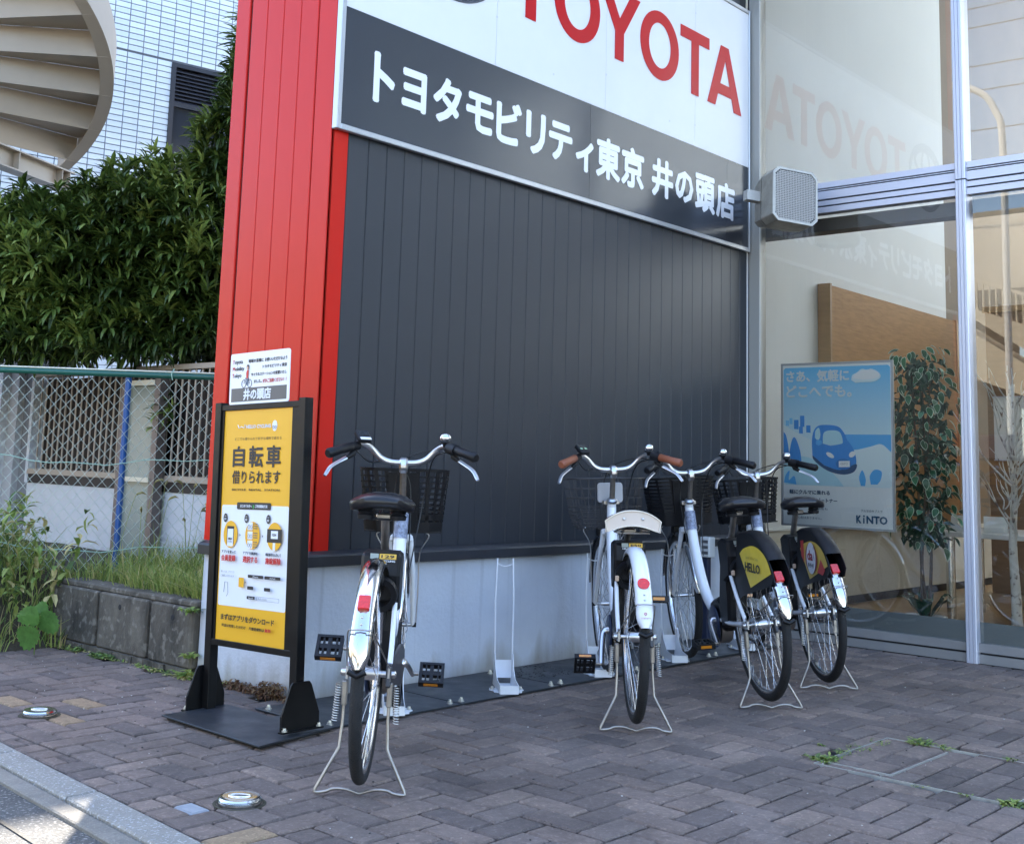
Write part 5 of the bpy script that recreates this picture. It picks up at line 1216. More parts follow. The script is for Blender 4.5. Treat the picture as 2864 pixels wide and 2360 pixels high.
    cc = MB().prism([(-0.03,0.300),(0.10,0.272),(0.36,0.238),(0.46,0.225),(0.51,0.27),(0.49,0.335),(0.40,0.362),(0.12,0.366),(-0.01,0.362)], -0.068, -0.052, f=XY).build('chain_case', mat('chain_case_grey', (0.035,0.035,0.04), 0.4), t, bevel=0.004)
    # ---- cranks and pedals
    BB = Vector((0.428,0,0.298))
    for s, ca in ((1,o['crank']),(-1,o['crank']+180)):
        a = R(ca); e = BB+Vector((0.150*math.cos(a), s*0.092, 0.150*math.sin(a)))
        ck = MB().tube(smooth_path([BB+Vector((0,s*0.040,0)),BB+Vector((0,s*0.070,0)),BB+Vector((0.035*math.cos(a),s*0.082,0.035*math.sin(a))),e],3), [(0.015,0.012)]*4+[(0.0125,0.008)]*6, 10).build('crank_arm', m_alb, t, smooth=60)
        MB().tube([e,e+Vector((0,s*0.022,0))], 0.006, 8).build('pedal_axle', m_dst, ck, smooth=60)
        MT2 = Matrix.Translation(e+Vector((0,s*0.066,0))) @ Matrix.Rotation(R(o.get('ptilt',(12,-8))[0 if s > 0 else 1]),4,'Y')
        pd = MB()
        pd.bx(-0.040,-0.031,-0.042,0.042,-0.012,0.012); pd.bx(0.031,0.040,-0.042,0.042,-0.012,0.012)
        pd.bx(-0.031,0.031,-0.042,-0.032,-0.012,0.012); pd.bx(-0.031,0.031,0.032,0.042,-0.012,0.012); pd.bx(-0.031,0.031,-0.006,0.006,-0.010,0.010)
        for q in (-0.022,0.019): pd.bx(-0.031,0.031,q-0.0025,q+0.0025,-0.010,0.010)
        pd.bx(-0.008,0.008,-0.031,0.031,-0.009,0.009)
        pe = MB(); pe.add(pd.v, pd.f, MT2); pe = pe.build('pedal', m_blk, ck, bevel=0.0)
        MB().bx(-0.0415,-0.0405,-0.024,0.024,-0.006,0.006,MT2).build('pedal_reflector', m_amb, pe)
        MB().bx(0.0405,0.0415,-0.024,0.024,-0.006,0.006,MT2).build('pedal_reflector', m_amb, pe)
    # ---- saddle and post
    z0 = o.get('saddle_z',0.842)
    MB().tube([(0.315,0,0.60),(0.185+0.02,0,z0-0.070)] if False else [(0.300,0,0.635),(0.212,0,z0-0.062)], 0.0135, 14).build('seat_post', m_dst, t, smooth=60)
    MB().lathe([(0.0175,-0.014),(0.021,-0.012),(0.021,0.012),(0.0175,0.014)], 16, frame((0.2935,0,0.652),(0,1,0),(-0.92,0,-0.38))).build('seat_clamp', m_alb, t, smooth=40)
    saddle(t, o.get('tan'), z0)
    # ---- cockpit
    stm = MB().tube([ht-axd*0.01, Vector((0.818,0,0.902)), Vector((0.806,0,0.932))], [0.0125,0.0120,0.0125], 14, M=S).build('stem', m_dst, t, smooth=60)
    MB().lathe([(0.022,0.0),(0.024,0.004),(0.024,0.012),(0.018,0.018),(0.013,0.020)], 20, S @ frame(ht+axd*0.002,(0,1,0),(-axd.z,0,axd.x))).build('headset', m_alb, stm, smooth=40)
    MB().prism([(0.783,0.922),(0.800,0.905),(0.830,0.925),(0.838,0.952),(0.822,0.968),(0.795,0.962),(0.782,0.945)], -0.015, 0.015, S, f=XY).build('stem_clamp', m_alb, stm, bevel=0.006)
    hb = [(0.655,0.235,0.985),(0.700,0.190,0.998),(0.762,0.155,1.012),(0.798,0.120,0.995),(0.812,0.085,0.962),(0.815,0.050,0.948),(0.815,0.0,0.946)]
    path = smooth_path(hb+[(a,-b,c) for a,b,c in hb[-2::-1]], 6)
    HB = MB().tube(path, 0.0112, 12, M=S).build('handlebar', m_alb, t, smooth=60)
    for s in (1,-1):
        g0, g1 = Vector((0.705,s*0.186,0.999)), Vector((0.610,s*0.262,0.970))
        gp = [g0+(g1-g0)*q for q in (0,0.02,0.5,0.94,1.0)]
        MB().tube(gp, [0.0145,0.0165,0.0165,0.0185,0.013], 14, M=S).build('grip', m_brn if o.get('tan') else m_blk, HB, smooth=50)
        lv0 = Vector((0.728,s*0.178,0.985))
        MB().tube([lv0+Vector((0.01,0,0.012)),lv0+Vector((-0.005,s*0.006,-0.012)),lv0+Vector((-0.02,s*0.022,-0.026))], [0.012,0.013,0.008], 10, M=S).build('lever_bracket', m_blk, HB, smooth=60)
        lp = smooth_path([lv0+Vector((-0.012,s*0.018,-0.022)),lv0+Vector((-0.035,s*0.045,-0.038)),lv0+Vector((-0.070,s*0.075,-0.060)),lv0+Vector((-0.100,s*0.092,-0.092))],4)
        MB().tube(lp, [(0.0075,0.0042)]*(len(lp)-1)+[(0.006,0.005)], 8, M=S).build('brake_lever', m_alb, HB, smooth=60)
        MB().tube([Vector((0.735,s*0.165,1.004)),Vector((0.700,s*0.192,0.994))], 0.0215 if s < 0 else 0.016, 14, M=S).build('twist_shifter' if s < 0 else 'lever_clamp', m_blk, HB, smooth=50)
    Mb = S @ Matrix.Translation((0.745,-0.150,1.018))
    bl_ = MB().lathe([(0.0,0.040),(0.010,0.0385),(0.018,0.033),(0.0215,0.024),(0.0215,0.016),(0.018,0.012)], 24, Mb).build('bell', m_chr, HB, smooth=60)
    MB().lathe([(0.0,0.0115),(0.0175,0.0115),(0.019,0.006),(0.010,0.0),(0.007,-0.012)], 20, Mb).build('bell_base', m_blk, bl_, smooth=50)
    Md = S @ Matrix.Translation((0.735,0.148,1.036)) @ Matrix.Rotation(R(30),4,'Z') @ Matrix.Rotation(R(-38),4,'Y')
    dp = MB().prism(rrect(-0.030,0.030,-0.026,0.026,0.008), -0.010, 0.008, Md).build('display', m_blk, HB, bevel=0.003)
    MB().box((0.008,0,0.0085),(0.030,0.040,0.0008), Md).build('display_screen', mat('display_glass', (0.03,0.032,0.035), 0.1, var=0.4, vscale=100), dp)
    if o.get('tan'):
        for q in (-0.012,0.012): MB().box((-0.004,q,0.0093),(0.010,0.012,0.0006), Md).build('display_digit', mat('display_green', (0.35,0.55,0.35), 0.3), dp)
    else: MB().box((-0.022,0,0.0092),(0.013,0.042,0.0012), Md).build('display_buttons', m_wl, dp)
    # cables
    for s, pts in ((1,[(0.728,0.17,0.985),(0.80,0.12,0.945),(0.86,0.04,0.955),(0.90,-0.02,0.88),(0.89,-0.03,0.74),(0.84,-0.03,0.60)]),(-1,[(0.728,-0.17,0.985),(0.81,-0.10,0.995),(0.87,0.0,0.955),(0.905,0.03,0.86),(0.89,0.03,0.74),(0.85,0.028,0.62)]),(-1,[(0.735,-0.16,0.992),(0.82,-0.11,0.965),(0.885,-0.085,0.86),(0.885,-0.065,0.74),(0.80,-0.035,0.55)])):
        MB().tube(smooth_path(pts,6), 0.0026, 6, M=S).build('brake_cable', m_cab, HB, smooth=70)
    bk = basket(t, o['basket'], SB)
    for s in (-1,1):
        MB().tube(smooth_path([(1.06,s*0.09,0.682),(1.06,s*0.10,0.665),(1.075,s*0.068,0.60),(1.085,s*0.066,0.48),(FAX[0],s*0.062,FAX[2])],4), 0.0026, 6, M=S).build('basket_stay', m_alb, bk, smooth=70)
    MB().box((0.885,0.0,0.80),(0.030,0.075,0.020), S).build('basket_bracket', m_dst, bk, bevel=0.004)
    lm = MB().prism(rrect(-0.030,0.030,-0.022,0.022,0.01), 0.0, 0.05, S @ frame((1.09,0,0.655),(0,1,0),(0,0,1))).build('headlamp', m_blk, t, bevel=0.004)
    if o.get('tan'):
        MB().prism(rrect(-0.058,0.058,-0.030,0.060,0.014), 0.0, 0.010, S @ frame((0.905,0.0,0.828),(0,-1,0),(0,0,1))).build('lock_plate', mat('plate_white', (0.36,0.36,0.38), 0.4), t, bevel=0.003)
    # ---- double-leg stand with springs
    th = R(-lean)
    zf = lambda y, w=0.007: (w-y*math.sin(th))/math.cos(th)
    for s in (-1,1):
        pass
    kp = [(0.0,0.066,0.30),(-0.006,0.066,0.20),(-0.014,0.070,0.125),(-0.022,0.084,0.098),(-0.040,0.128,zf(0.128,0.016)),(-0.042,0.130,zf(0.13,0.008)),(-0.044,0.122,zf(0.122))]
    wave = [(-0.046,0.118-0.236*i/20, zf(0.118-0.236*i/20)+0.013*abs(math.sin(math.pi*i/10))*(1 if 2 < i < 18 else 0.6)) for i in range(1,20)]
    kpts = kp+wave+[(a,-b,zf(-b,0.016 if k == 2 else (0.008 if k == 1 else 0.007)) if k < 3 else c) for k, (a,b,c) in enumerate(kp[::-1])]
    ks = MB().tube(kpts, 0.0048, 8).build('kickstand', m_dst, t, smooth=60)
    for s in (-1,1):
        MB().box((0.0,s*0.066,0.275),(0.022,0.016,0.070)).build('stand_bracket', m_dst, ks, bevel=0.003)
        hx = []
        for i in range(121):
            q = i/120; cx = 0.0-0.012*q; cz = 0.300-0.105*q; hx.append((cx+0.0085*math.cos(q*2*math.pi*15), s*(0.084+0.006*q)+0.0085*math.sin(q*2*math.pi*15), cz))
        MB().tube(hx, 0.0016, 5).build('stand_spring', mat('spring_zinc', (0.55,0.55,0.55), 0.3, 1.0), ks, smooth=70)
    return t
bike((-0.675,-1.100), 41.5, -1.2, 'white rental bicycle with polished chrome rear fender and black saddle', dict(fender='chrome',refl='square',refl_a=137,ptilt=(-48,-46),crank=158,basket='plastic',num='129',steer=3))
bike((0.640,-1.135), 42.0, 0.6, 'white rental bicycle with cream and brown saddle, brown grips and wire basket', dict(fender='white',refl='round',refl_a=139,crank=232,basket='wire',num='E50',tan=True,saddle_z=0.775,steer=5,ptilt=(55,10)))
bike((1.440,-1.238), 49.7, 5.2, 'white rental bicycle with yellow lettered panel on its black rear wheel cover', dict(fender='chrome',refl='square',refl_a=139.5,crank=212,basket='slat',num='',panel='hello',steer=-2,ptilt=(-8,8)))
bike((2.060,-1.188), 46.0, 4.8, 'white rental bicycle with red, gold and white panel on its rear wheel cover', dict(fender='chrome',refl='square',refl_a=139.5,crank=200,basket='plastic',num='',panel='dai',orange=True,steer=0))
# ================================================================== left: retaining blocks, chain-link, boundary wall, tiled block, spiral stair
def pix(u, w, d): return CAM + (FW + RT*((u-CX)/FPX) - UP*((w-CY)/FPX))*d       # photo pixel at a depth along the view axis
DP = 1.3593
m_blkc = mat('weathered_concrete', (0.092,0.079,0.062), 0.92, var=0.6, vscale=7, bump=0.7, bscale=70, stretch=(1.2,1.2,0.55), speck=0.6, speck_scale=26, speck_col=(0.24,0.215,0.18))
pw = thing('planter_wall', 'low weathered wall of three concrete blocks holding back the grassy bank', 'retaining wall', (0.02,1.34,0), world=True)
for a, b in ((0.730,1.068),(1.094,1.518),(1.544,1.958)):
    bk_ = MB().bx(-0.032,0.075,a,b,0.028,0.286).build('block', m_blkc, pw, bevel=0.008)
    if a < 1.4:
        MB().lathe([(0.0,0.0015),(0.010,0.0015),(0.013,0.0)], 16, frame((-0.033,0.885 if a < 1 else 1.326,0.233),(0,-1,0),(0,0,1))).build('lifting_hole', mat('hole_dark', (0.02,0.02,0.02), 0.9), bk_)
MB().bx(0.045,0.085,0.735,1.945,0.03,0.284).build('joint_shade_strip', mat('joint_shade', (0.007,0.007,0.007), 0.95), pw)  # strip behind the open gaps, coloured black to deepen their shade
MB().bx(-0.014,0.115,0.735,1.930,0.2865,0.313).build('coping', m_blkc, pw, bevel=0.006)
mb = MB(); n = 14
for i in range(n):
    y0, y1 = 0.735+1.25*i/n, 0.735+1.25*(i+1)/n; o0 = 0.006*math.sin(i*2.3)
    mb.bx(-0.040+o0,0.06,y0,y1,-0.012,0.0275)
mb.build('footing', m_blkc, pw)
# grassy bank
def bank_h(x, y):
    h1 = 0.30 if (x > 0.02 and y < 2.0) else 0.0
    t = max(0, min(1, (y-1.80)/0.55)); h2 = 0.34*t*t*(3-2*t)
    t2 = max(0, min(1, (x-0.0)/0.06)); 
    return max(h1*t2 if y < 2.0 else 0, h2) - 0.012
gx_ = [-2.4+0.1*i for i in range(24)]+[-0.02,0.03,0.06,0.09]+[0.2+0.1*i for i in range(18)]
gy_ = [0.72+0.1*i for i in range(45)]
vs = [(x,y,bank_h(x,y)-(0.05 if y < 1.75 and x < 0.02 else 0)+0.012*math.sin(x*9)*math.sin(y*7)) for y in gy_ for x in gx_]
W_ = len(gx_); fs = [(j*W_+i, j*W_+i+1, (j+1)*W_+i+1, (j+1)*W_+i) for j in range(len(gy_)-1) for i in range(W_-1)]
bank = struct('grass_bank', MB().add(vs, fs), m_soil, smooth=60)
# ---- chain-link fence
FB0 = Vector((0.255,1.885,0)); FD = Vector((0.679,-0.734,0)).normalized()
cf = thing('chain_link_fence', 'green-topped chain-link fence with a blue post on the grassy bank', 'fence', (0.255,1.885,0.31), world=True)
m_wire = mat('fence_wire', (0.58,0.66,0.60), 0.4, 0.0, var=0.1, vscale=20)
m_grn = mat('fence_green', (0.012,0.10,0.075), 0.35); m_tw = mat('tension_wire', (0.36,0.56,0.47), 0.35)
w2, h2, zb0, zt0 = 0.0318, 0.0360, 0.33, 1.372
nz = int((zt0-zb0)/h2)
zm = []
for par in (0,1):
    pts = []
    for j in range(nz+1):
        c_ = (j+par) % 2; x = c_*w2; z = zb0+j*h2; e = 0.0022*(1 if c_ else -1)
        pts.append((x, e, z))
    zm.append(MB().tube(pts, 0.0017, 5).mesh('mesh_wire', m_wire, 70))
rotf = math.atan2(FD.y, FD.x)
base = Vector(cf.location)
for k in range(-34, 30):
    p = FB0+FD*(k*w2); link('mesh_wire', zm[k % 2], cf, p-base, (0,0,rotf))
FA, FE = FB0+FD*(-1.10), FB0+FD*0.95
MB().tube([FA+Vector((0,0,1.368)),FE+Vector((0,0,1.362))], 0.016, 12).build('top_rail', m_grn, cf, smooth=60)
MB().tube([FA+Vector((0,-0.01,1.388)),FE+Vector((0,-0.01,1.382))], 0.004, 6).build('rail_highlight', mat('rail_highlight_cream', (0.72,0.70,0.58), 0.5), cf, smooth=60)  # thin cream tube standing in for the sun highlight along the rail
for zz in (0.905,0.455):
    MB().tube([FB0+FD*(-1.1+2.05*i/20)+Vector((-0.006,-0.006,zz+0.02*math.sin(i*0.55)+0.008*math.sin(i*1.7))) for i in range(21)], 0.0024, 6).build('tension_wire', m_tw, cf, smooth=60)
MB().tube([FB0+Vector((0.012,0.012,0.30)),FB0+Vector((0.012,0.012,1.36))], 0.017, 12).build('post', mat('post_blue', (0.008,0.075,0.27), 0.35, var=0.1, vscale=10), cf, smooth=60)
MB().tube([FB0+FD*0.24+Vector((-0.008,-0.008,1.34)),FB0+FD*0.235+Vector((-0.016,-0.016,1.375)),FB0+FD*0.245+Vector((-0.006,-0.006,1.40))], 0.003, 6).build('wire_tie', m_tw, cf, smooth=60)
# ---- boundary wall with slat screen
bw = thing('boundary_wall', 'white rendered boundary wall with a brown vertical slat screen on top', 'wall', (1.06,3.2,0), world=True)
m_rend = mat('white_render', (0.62,0.63,0.65), 0.9, var=0.06, vscale=5, bump=0.8, bscale=90)
m_slat = mat('slat_beige', (0.44,0.36,0.28), 0.55, objvar=0.12)
m_dkb = mat('dark_brown', (0.030,0.022,0.018), 0.7)
XB = 1.0
MB().bx(XB,XB+0.12,0.9,4.38,0.0,0.722).build('wall_body', m_rend, bw)
MB().bx(XB-0.006,XB+0.11,0.9,4.36,0.7225,0.785).build('dark_sill', m_dkb, bw)
MB().bx(XB-0.016,XB+0.06,0.9,4.365,0.7855,0.822).build('bottom_rail', m_slat, bw)
MB().bx(XB-0.016,XB+0.06,0.9,4.365,1.470,1.502).build('top_rail', m_slat, bw)
sm = MB().bx(0,0.007,-0.006,0.006,0.8225,1.4695).mesh('slat', m_slat)
y = 0.95
while y < 4.33:
    link('slat', sm, bw, Vector((XB-0.005,y,0))-Vector(bw.location)); y += 0.0705
MB().bx(XB+0.085,XB+0.10,0.9,4.36,0.80,1.46).build('backing_board', mat('back_board', (0.022,0.014,0.010), 0.8, var=0.35, vscale=4, stretch=(1,10,1)), bw)
MB().bx(XB-0.012,XB+0.13,4.3605,4.40,0.723,1.51).build('end_post', m_rend, bw)
pier = thing('gate_pier', 'white and grey rendered gate pier left of the slat screen', 'pier', (1.0,4.9,0), world=True)
MB().bx(XB+0.05,XB+0.30,4.42,4.62,0.0,2.15).build('grey_recess', mat('grey_render', (0.22,0.225,0.24), 0.9, bump=0.4, bscale=80), pier)
MB().bx(XB+0.0,XB+0.30,4.621,4.76,0.0,2.2).build('pale_strip', mat('pale_render', (0.45,0.45,0.46), 0.9), pier)
MB().bx(XB-0.06,XB+0.30,4.761,5.6,0.0,2.3).build('pier_body', m_rend, pier)
gp = thing('frosted_panel', 'narrow frosted glass screen panel in a brown frame behind the chain-link', 'panel', (0.94,2.87,0.2), world=True)
m_gfr = mat('panel_frame', (0.16,0.13,0.115), 0.5, 0.3, var=0.15, vscale=10); m_gcr = mat('panel_sunlit_cream', (0.66,0.60,0.46), 0.45)  # cream of the rails stands for sunlight falling on them
m_gla = mat('frosted_green', (0.20,0.245,0.225), 0.25, var=0.1, vscale=3)
for y0, y1 in ((2.99,3.05),(2.605,2.665)): MB().bx(0.91,0.97,y0,y1,0.20,1.42).build('panel_post', m_gfr, gp)
MB().bx(0.935,0.945,2.665,2.99,0.25,1.37).build('panel_glass', m_gla, gp)
MB().bx(0.905,0.965,2.6655,2.9895,1.372,1.405).build('panel_rail', m_gcr, gp)
MB().bx(0.900,0.960,2.655,2.9895,0.778,0.806).build('panel_rail', m_gcr, gp)
MB().bx(0.946,0.96,2.6655,2.74,0.25,0.777).build('panel_inner_stile', mat('panel_stile_dark', (0.05,0.06,0.07), 0.6), gp)  # near-black upright strip along one side of the panel
MB().bx(0.946,0.96,2.6655,2.74,0.807,1.371).build('panel_inner_stile', MATS['panel_stile_dark'], gp)
# ---- tiled apartment block
TQ = Vector((4.636,8.247,0)); TD = Vector((0.983,-0.186,0)).normalized(); TN = Vector((-0.186,-0.983,0)).normalized()
tb_ = thing('tiled_building', 'tall building clad in pale blue-white tiles with dark joints', 'building', TQ, (0,0,math.atan2(TD.y,TD.x)))
# local frame: x along the wall, -y outwards
def tilewall_mat():
    mt = mat('far_tile', (0.60,0.64,0.67), 0.35); nt = mt.node_tree; b = nt.nodes['Principled BSDF']
    tc = nt.nodes.new('ShaderNodeTexCoord'); mp = nt.nodes.new('ShaderNodeMapping'); mp.inputs['Rotation'].default_value = (R(90),0,0)
    nt.links.new(tc.outputs['Object'], mp.inputs[0])
    br_ = nt.nodes.new('ShaderNodeTexBrick'); br_.offset = 0.0; br_.squash = 1.0
    br_.inputs['Scale'].default_value = 1.0; br_.inputs['Brick Width'].default_value = 0.1835; br_.inputs['Row Height'].default_value = 0.0715; br_.inputs['Mortar Size'].default_value = 0.0035
    br_.inputs['Color1'].default_value = (0.58,0.63,0.66,1); br_.inputs['Color2'].default_value = (0.62,0.66,0.69,1); br_.inputs['Mortar'].default_value = (0.10,0.11,0.13,1)
    nt.links.new(mp.outputs[0], br_.inputs[0]); nt.links.new(br_.outputs[0], b.inputs['Base Color']); return mt
m_far = tilewall_mat(); m_joint = mat('tile_joint', (0.10,0.11,0.13), 0.9)
A0_, A1_, Z0_, Z1_ = -3.30, 1.60, 2.1, 8.6
HT = 13.90
WX0, WX1, WZ0, WZ1 = -0.285, 0.42, 4.10, 5.612
mb = MB()
for q in ((-7.0,A0_,0,HT),(A1_,9.0,0,HT),(A0_,A1_,0,Z0_),(A0_,A1_,Z1_,HT)): mb.bx(q[0],q[1],0.0,6.0,q[2],q[3])
mb.build('far_wall', m_far, tb_)
mb = MB()
for q in ((A0_,WX0,Z0_,Z1_),(WX1,A1_,Z0_,Z1_),(WX0,WX1,Z0_,WZ0),(WX0,WX1,WZ1,Z1_)): mb.bx(q[0],q[1],0.006,0.5,q[2],q[3])
mb.build('joint_bed', m_joint, tb_)
MB().bx(A0_,A1_,0.5,6.0,Z0_,Z1_).build('wall_mass', m_joint, tb_)
def tile_geo(sx, sz_):
    c = 0.003; a, b = sx/2, sz_/2
    vs = [(-a,0.006,-b),(a,0.006,-b),(a,0.006,b),(-a,0.006,b),(-a+c,-0.002,-b+c),(a-c,-0.002,-b+c),(a-c,-0.002,b-c),(-a+c,-0.002,b-c)]
    return vs, [(4,5,6,7)]+[(i,(i+1)%4,4+(i+1)%4,4+i) for i in range(4)]
tms = [mat('tile_%s' % n, c, 0.30, var=0.03, vscale=6) for n, c in zip('abc', ((0.60,0.645,0.675),(0.57,0.615,0.65),(0.63,0.67,0.695)))]
TP, TRW, ANC, ZAN = 0.1835, 0.0715, -0.8297, 5.622
tmesh = []
for mm in tms: g = MB(); g.add(*tile_geo(TP-0.0075,TRW-0.0075)); tmesh.append(g.mesh('wall_tile', mm))
MW = Matrix.Translation(TQ) @ Matrix.Rotation(math.atan2(TD.y,TD.x),4,'Z')
seen = []; rest = []
for i in range(-13, 13):
    for j in range(-48, 41):
        x = ANC+(i+0.5)*TP; z = ZAN+(j+0.5)*TRW+(0.014 if j >= 0 else -0.004)
        if x-TP/2 < A0_ or x+TP/2 > A1_ or z-TRW/2 < Z0_ or z+TRW/2 > Z1_: continue
        if x+TP/2 > WX0+0.01 and x-TP/2 < WX1 and z+TRW/2 > WZ0 and z-TRW/2 < WZ1: continue
        u, w, d = project(MW @ Vector((x,0,z)))
        if 195 < u < 672 and -15 < w < 470 and not (u < 300 and w < 300): seen.append((d, x, z))
        else: rest.append((x, z))
seen.sort()
for k, (d, x, z) in enumerate(seen):
    if k < 300: link('wall_tile', rnd.choice(tmesh), tb_, (x,0,z))
    else: rest.append((x, z))
mbt = MB()
for x, z in rest:
    mbt.cur = rnd.randrange(3); vs, fs = tile_geo(TP-0.0075,TRW-0.0075); mbt.add([(a+x,b,c+z) for a,b,c in vs], fs)
mbt.build('tile_field', tms, tb_, kind='stuff')
wf_ = MB(); m_wfr = mat('window_frame_dark', (0.014,0.014,0.020), 0.4)
for q in ((WX0,WX0+0.055,WZ0,WZ1),(WX1-0.055,WX1,WZ0,WZ1),(WX0+0.055,WX1-0.055,WZ1-0.05,WZ1),(WX0+0.055,WX1-0.055,5.075,5.125)): wf_.bx(q[0],q[1],-0.02,0.08,q[2],q[3])
wf_ = wf_.build('window', m_wfr, tb_)
for k in range(9):
    z = 5.14+k*0.047
    MB().add([(WX0+0.056,-0.005,z),(WX1-0.056,-0.005,z),(WX1-0.056,0.04,z+0.040),(WX0+0.056,0.04,z+0.040),(WX0+0.056,-0.005,z-0.008),(WX1-0.056,-0.005,z-0.008),(WX1-0.056,0.04,z+0.032),(WX0+0.056,0.04,z+0.032)], [(0,1,2,3),(7,6,5,4),(0,4,5,1),(2,6,7,3)]).build('louvre_blade', mat('louvre_dark', (0.022,0.022,0.030), 0.4), wf_)
MB().bx(WX0+0.056,WX1-0.056,0.07,0.09,5.126,WZ1-0.051).build('louvre_back', m_wfr, wf_)
MB().bx(WX0+0.056,WX1-0.056,0.03,0.045,WZ0+0.01,5.074).build('window_pane', mat('dark_pane', (0.03,0.033,0.04), 0.12), wf_)
# ---- spiral stair
m_st = mat('stair_beige', (0.40,0.335,0.265), 0.5, var=0.06, vscale=3)
RH = Vector((RT.x,RT.y,0)).normalized(); FH = Vector((FW.x,FW.y,0)).normalized()
SCN = Vector((0.30,5.30,0)); SRAD = 1.44; KZ = 0.0125; ZS0 = 4.03
ss = thing('spiral_stair', 'beige steel curved outdoor stair seen from below', 'stair', (SCN.x,SCN.y,0), world=True)
def sp_pt(phi, r, z): return SCN + (RH*math.cos(R(phi))+FH*math.sin(R(phi)))*r + Vector((0,0,z))
zst = lambda phi: ZS0-KZ*phi
# outer stringer: web and bottom flange as one helical channel
vs = []; fs = []; N = 90; PH0, PH1 = -150, 62
for i in range(N+1):
    phi = PH0+(PH1-PH0)*i/N; z = zst(phi)
    for r_, dz in ((SRAD,0),(SRAD,0.30),(SRAD-0.012,0.30),(SRAD-0.012,0.012),(SRAD-0.105,0.012),(SRAD-0.105,0.0)): vs.append(sp_pt(phi,r_,z+dz))
for i in range(N):
    for q in range(6): fs.append((i*6+q, i*6+(q+1) % 6, (i+1)*6+(q+1) % 6, (i+1)*6+q))
fs += [tuple(range(6)), tuple(N*6+q for q in range(6))]
MB().add(vs, fs).build('outer_stringer', m_st, ss, smooth=30)
step = 0.195/KZ
k = 0; phi = 52.0
while phi > -140:
    z1 = zst(phi)+0.02; a, b = phi, phi-step
    tv = []
    for q in range(4):
        pp = a+(b-a)*q/3
        for r_ in (0.16, SRAD-0.014): tv.append(sp_pt(pp, r_, z1+0.185)); tv.append(sp_pt(pp, r_, z1+0.193))
    tf = []
    for q in range(3):
        o = q*4; tf += [(o,o+2,o+6,o+4),(o+1,o+5,o+7,o+3),(o,o+4,o+5,o+1),(o+2,o+3,o+7,o+6)]
    MB().add(tv, tf).build('tread', m_st, ss)
    MB().add([sp_pt(a,0.16,z1-0.022),sp_pt(a,SRAD-0.02,z1-0.022),sp_pt(a,SRAD-0.02,z1+0.184),sp_pt(a,0.16,z1+0.184),sp_pt(a+0.5,0.16,z1-0.022),sp_pt(a+0.5,SRAD-0.02,z1-0.022),sp_pt(a+0.5,SRAD-0.02,z1+0.184),sp_pt(a+0.5,0.16,z1+0.184)],
             [(0,1,2,3),(7,6,5,4),(0,4,5,1),(1,5,6,2),(2,6,7,3),(3,7,4,0)]).build('riser', m_st, ss)
    phi -= step
MB().tube([sp_pt(0,0,0),sp_pt(0,0,7.5)], 0.10, 20).build('newel_column', m_st, ss, smooth=60)
# support beam under the lowest steps and a leaning brace
bA, bB = pix(190,512,9.75), pix(-90,482,8.6)
dirb = (bB-bA); dirb.z = 0; L_ = dirb.length; dirb.normalize()
MBm = frame(Vector((bA.x,bA.y,bA.z)), dirb, Vector((0,0,1)).cross(dirb))
bm_ = MB().box((L_/2,0,0.075),(L_,0.13,0.012), MBm).build('beam_flange', m_st, ss)
MB().box((L_/2,0,-0.075),(L_,0.13,0.012), MBm).build('beam_flange', m_st, ss)
MB().box((L_/2,0,0.0),(L_,0.010,0.138), MBm).build('beam_web', m_st, ss)
for q in (0.06,0.16,0.7): MB().box((q,0,0.0),(0.008,0.12,0.138), MBm).build('beam_stiffener', m_st, ss)
MB().tube([bB+Vector((0,0,-0.2)), Vector((bB.x-0.2,bB.y+0.3,0))], 0.06, 12).build('brace', m_st, ss, smooth=60)
# ---- concrete house wall left behind the stair, closing the view below it
# ================================================================== across the street: what the glass front mirrors
m_vd = mat('viaduct_concrete', (0.46,0.40,0.30), 0.8, var=0.08, vscale=0.8)
vd = thing('viaduct', 'cream concrete railway viaduct across the street mirrored in the glass front', 'viaduct', (-17,6,0), world=True)
MB().bx(-22,-14.0,-40,46,4.75,6.35).build('deck', m_vd, vd)
for k in range(8): MB().bx(-20,-16,-36+k*10.5,-34+k*10.5,0,4.74).build('pier', m_vd, vd)
stt = thing('station_stair', 'cream station stair with baluster railings mirrored in the glass front', 'stair', (-12.6,4,0), world=True)
m_stc = mat('stair_cream', (0.55,0.47,0.33), 0.7)
MB().prism([(8.0,5.6),(8.0,4.3),(4.9,4.3),(0.6,1.4),(0.6,2.7)], -12.9, -12.75, f=lambda a,b,h:(h,a,b)).build('balustrade_wall', m_stc, stt)
MB().prism([(8.0,4.25),(8.0,4.0),(4.9,4.0),(0.6,1.1),(0.6,1.35)], -13.95, -12.91, f=lambda a,b,h:(h,a,b)).build('flight', m_stc, stt)
for k in range(60):
    y = 0.7+k*0.12; z = min(5.6, 2.7+(y-0.6)*(2.9/7.4))
    MB().bx(-12.84,-12.80,y-0.012,y+0.012,z,z+0.55).build('baluster', m_stc, stt)
MB().add([(-12.85,0.6,3.24),(-12.79,0.6,3.24),(-12.79,8.0,6.14),(-12.85,8.0,6.14),(-12.85,0.6,3.30),(-12.79,0.6,3.30),(-12.79,8.0,6.20),(-12.85,8.0,6.20)], [(3,2,1,0),(4,5,6,7),(0,1,5,4),(1,2,6,5),(2,3,7,6),(3,0,4,7)]).build('handrail', m_stc, stt)
lp_ = thing('street_lamp', 'tall pale street lamp with a curved arm mirrored in the glass front', 'street lamp', (-11.5,3.42,0))
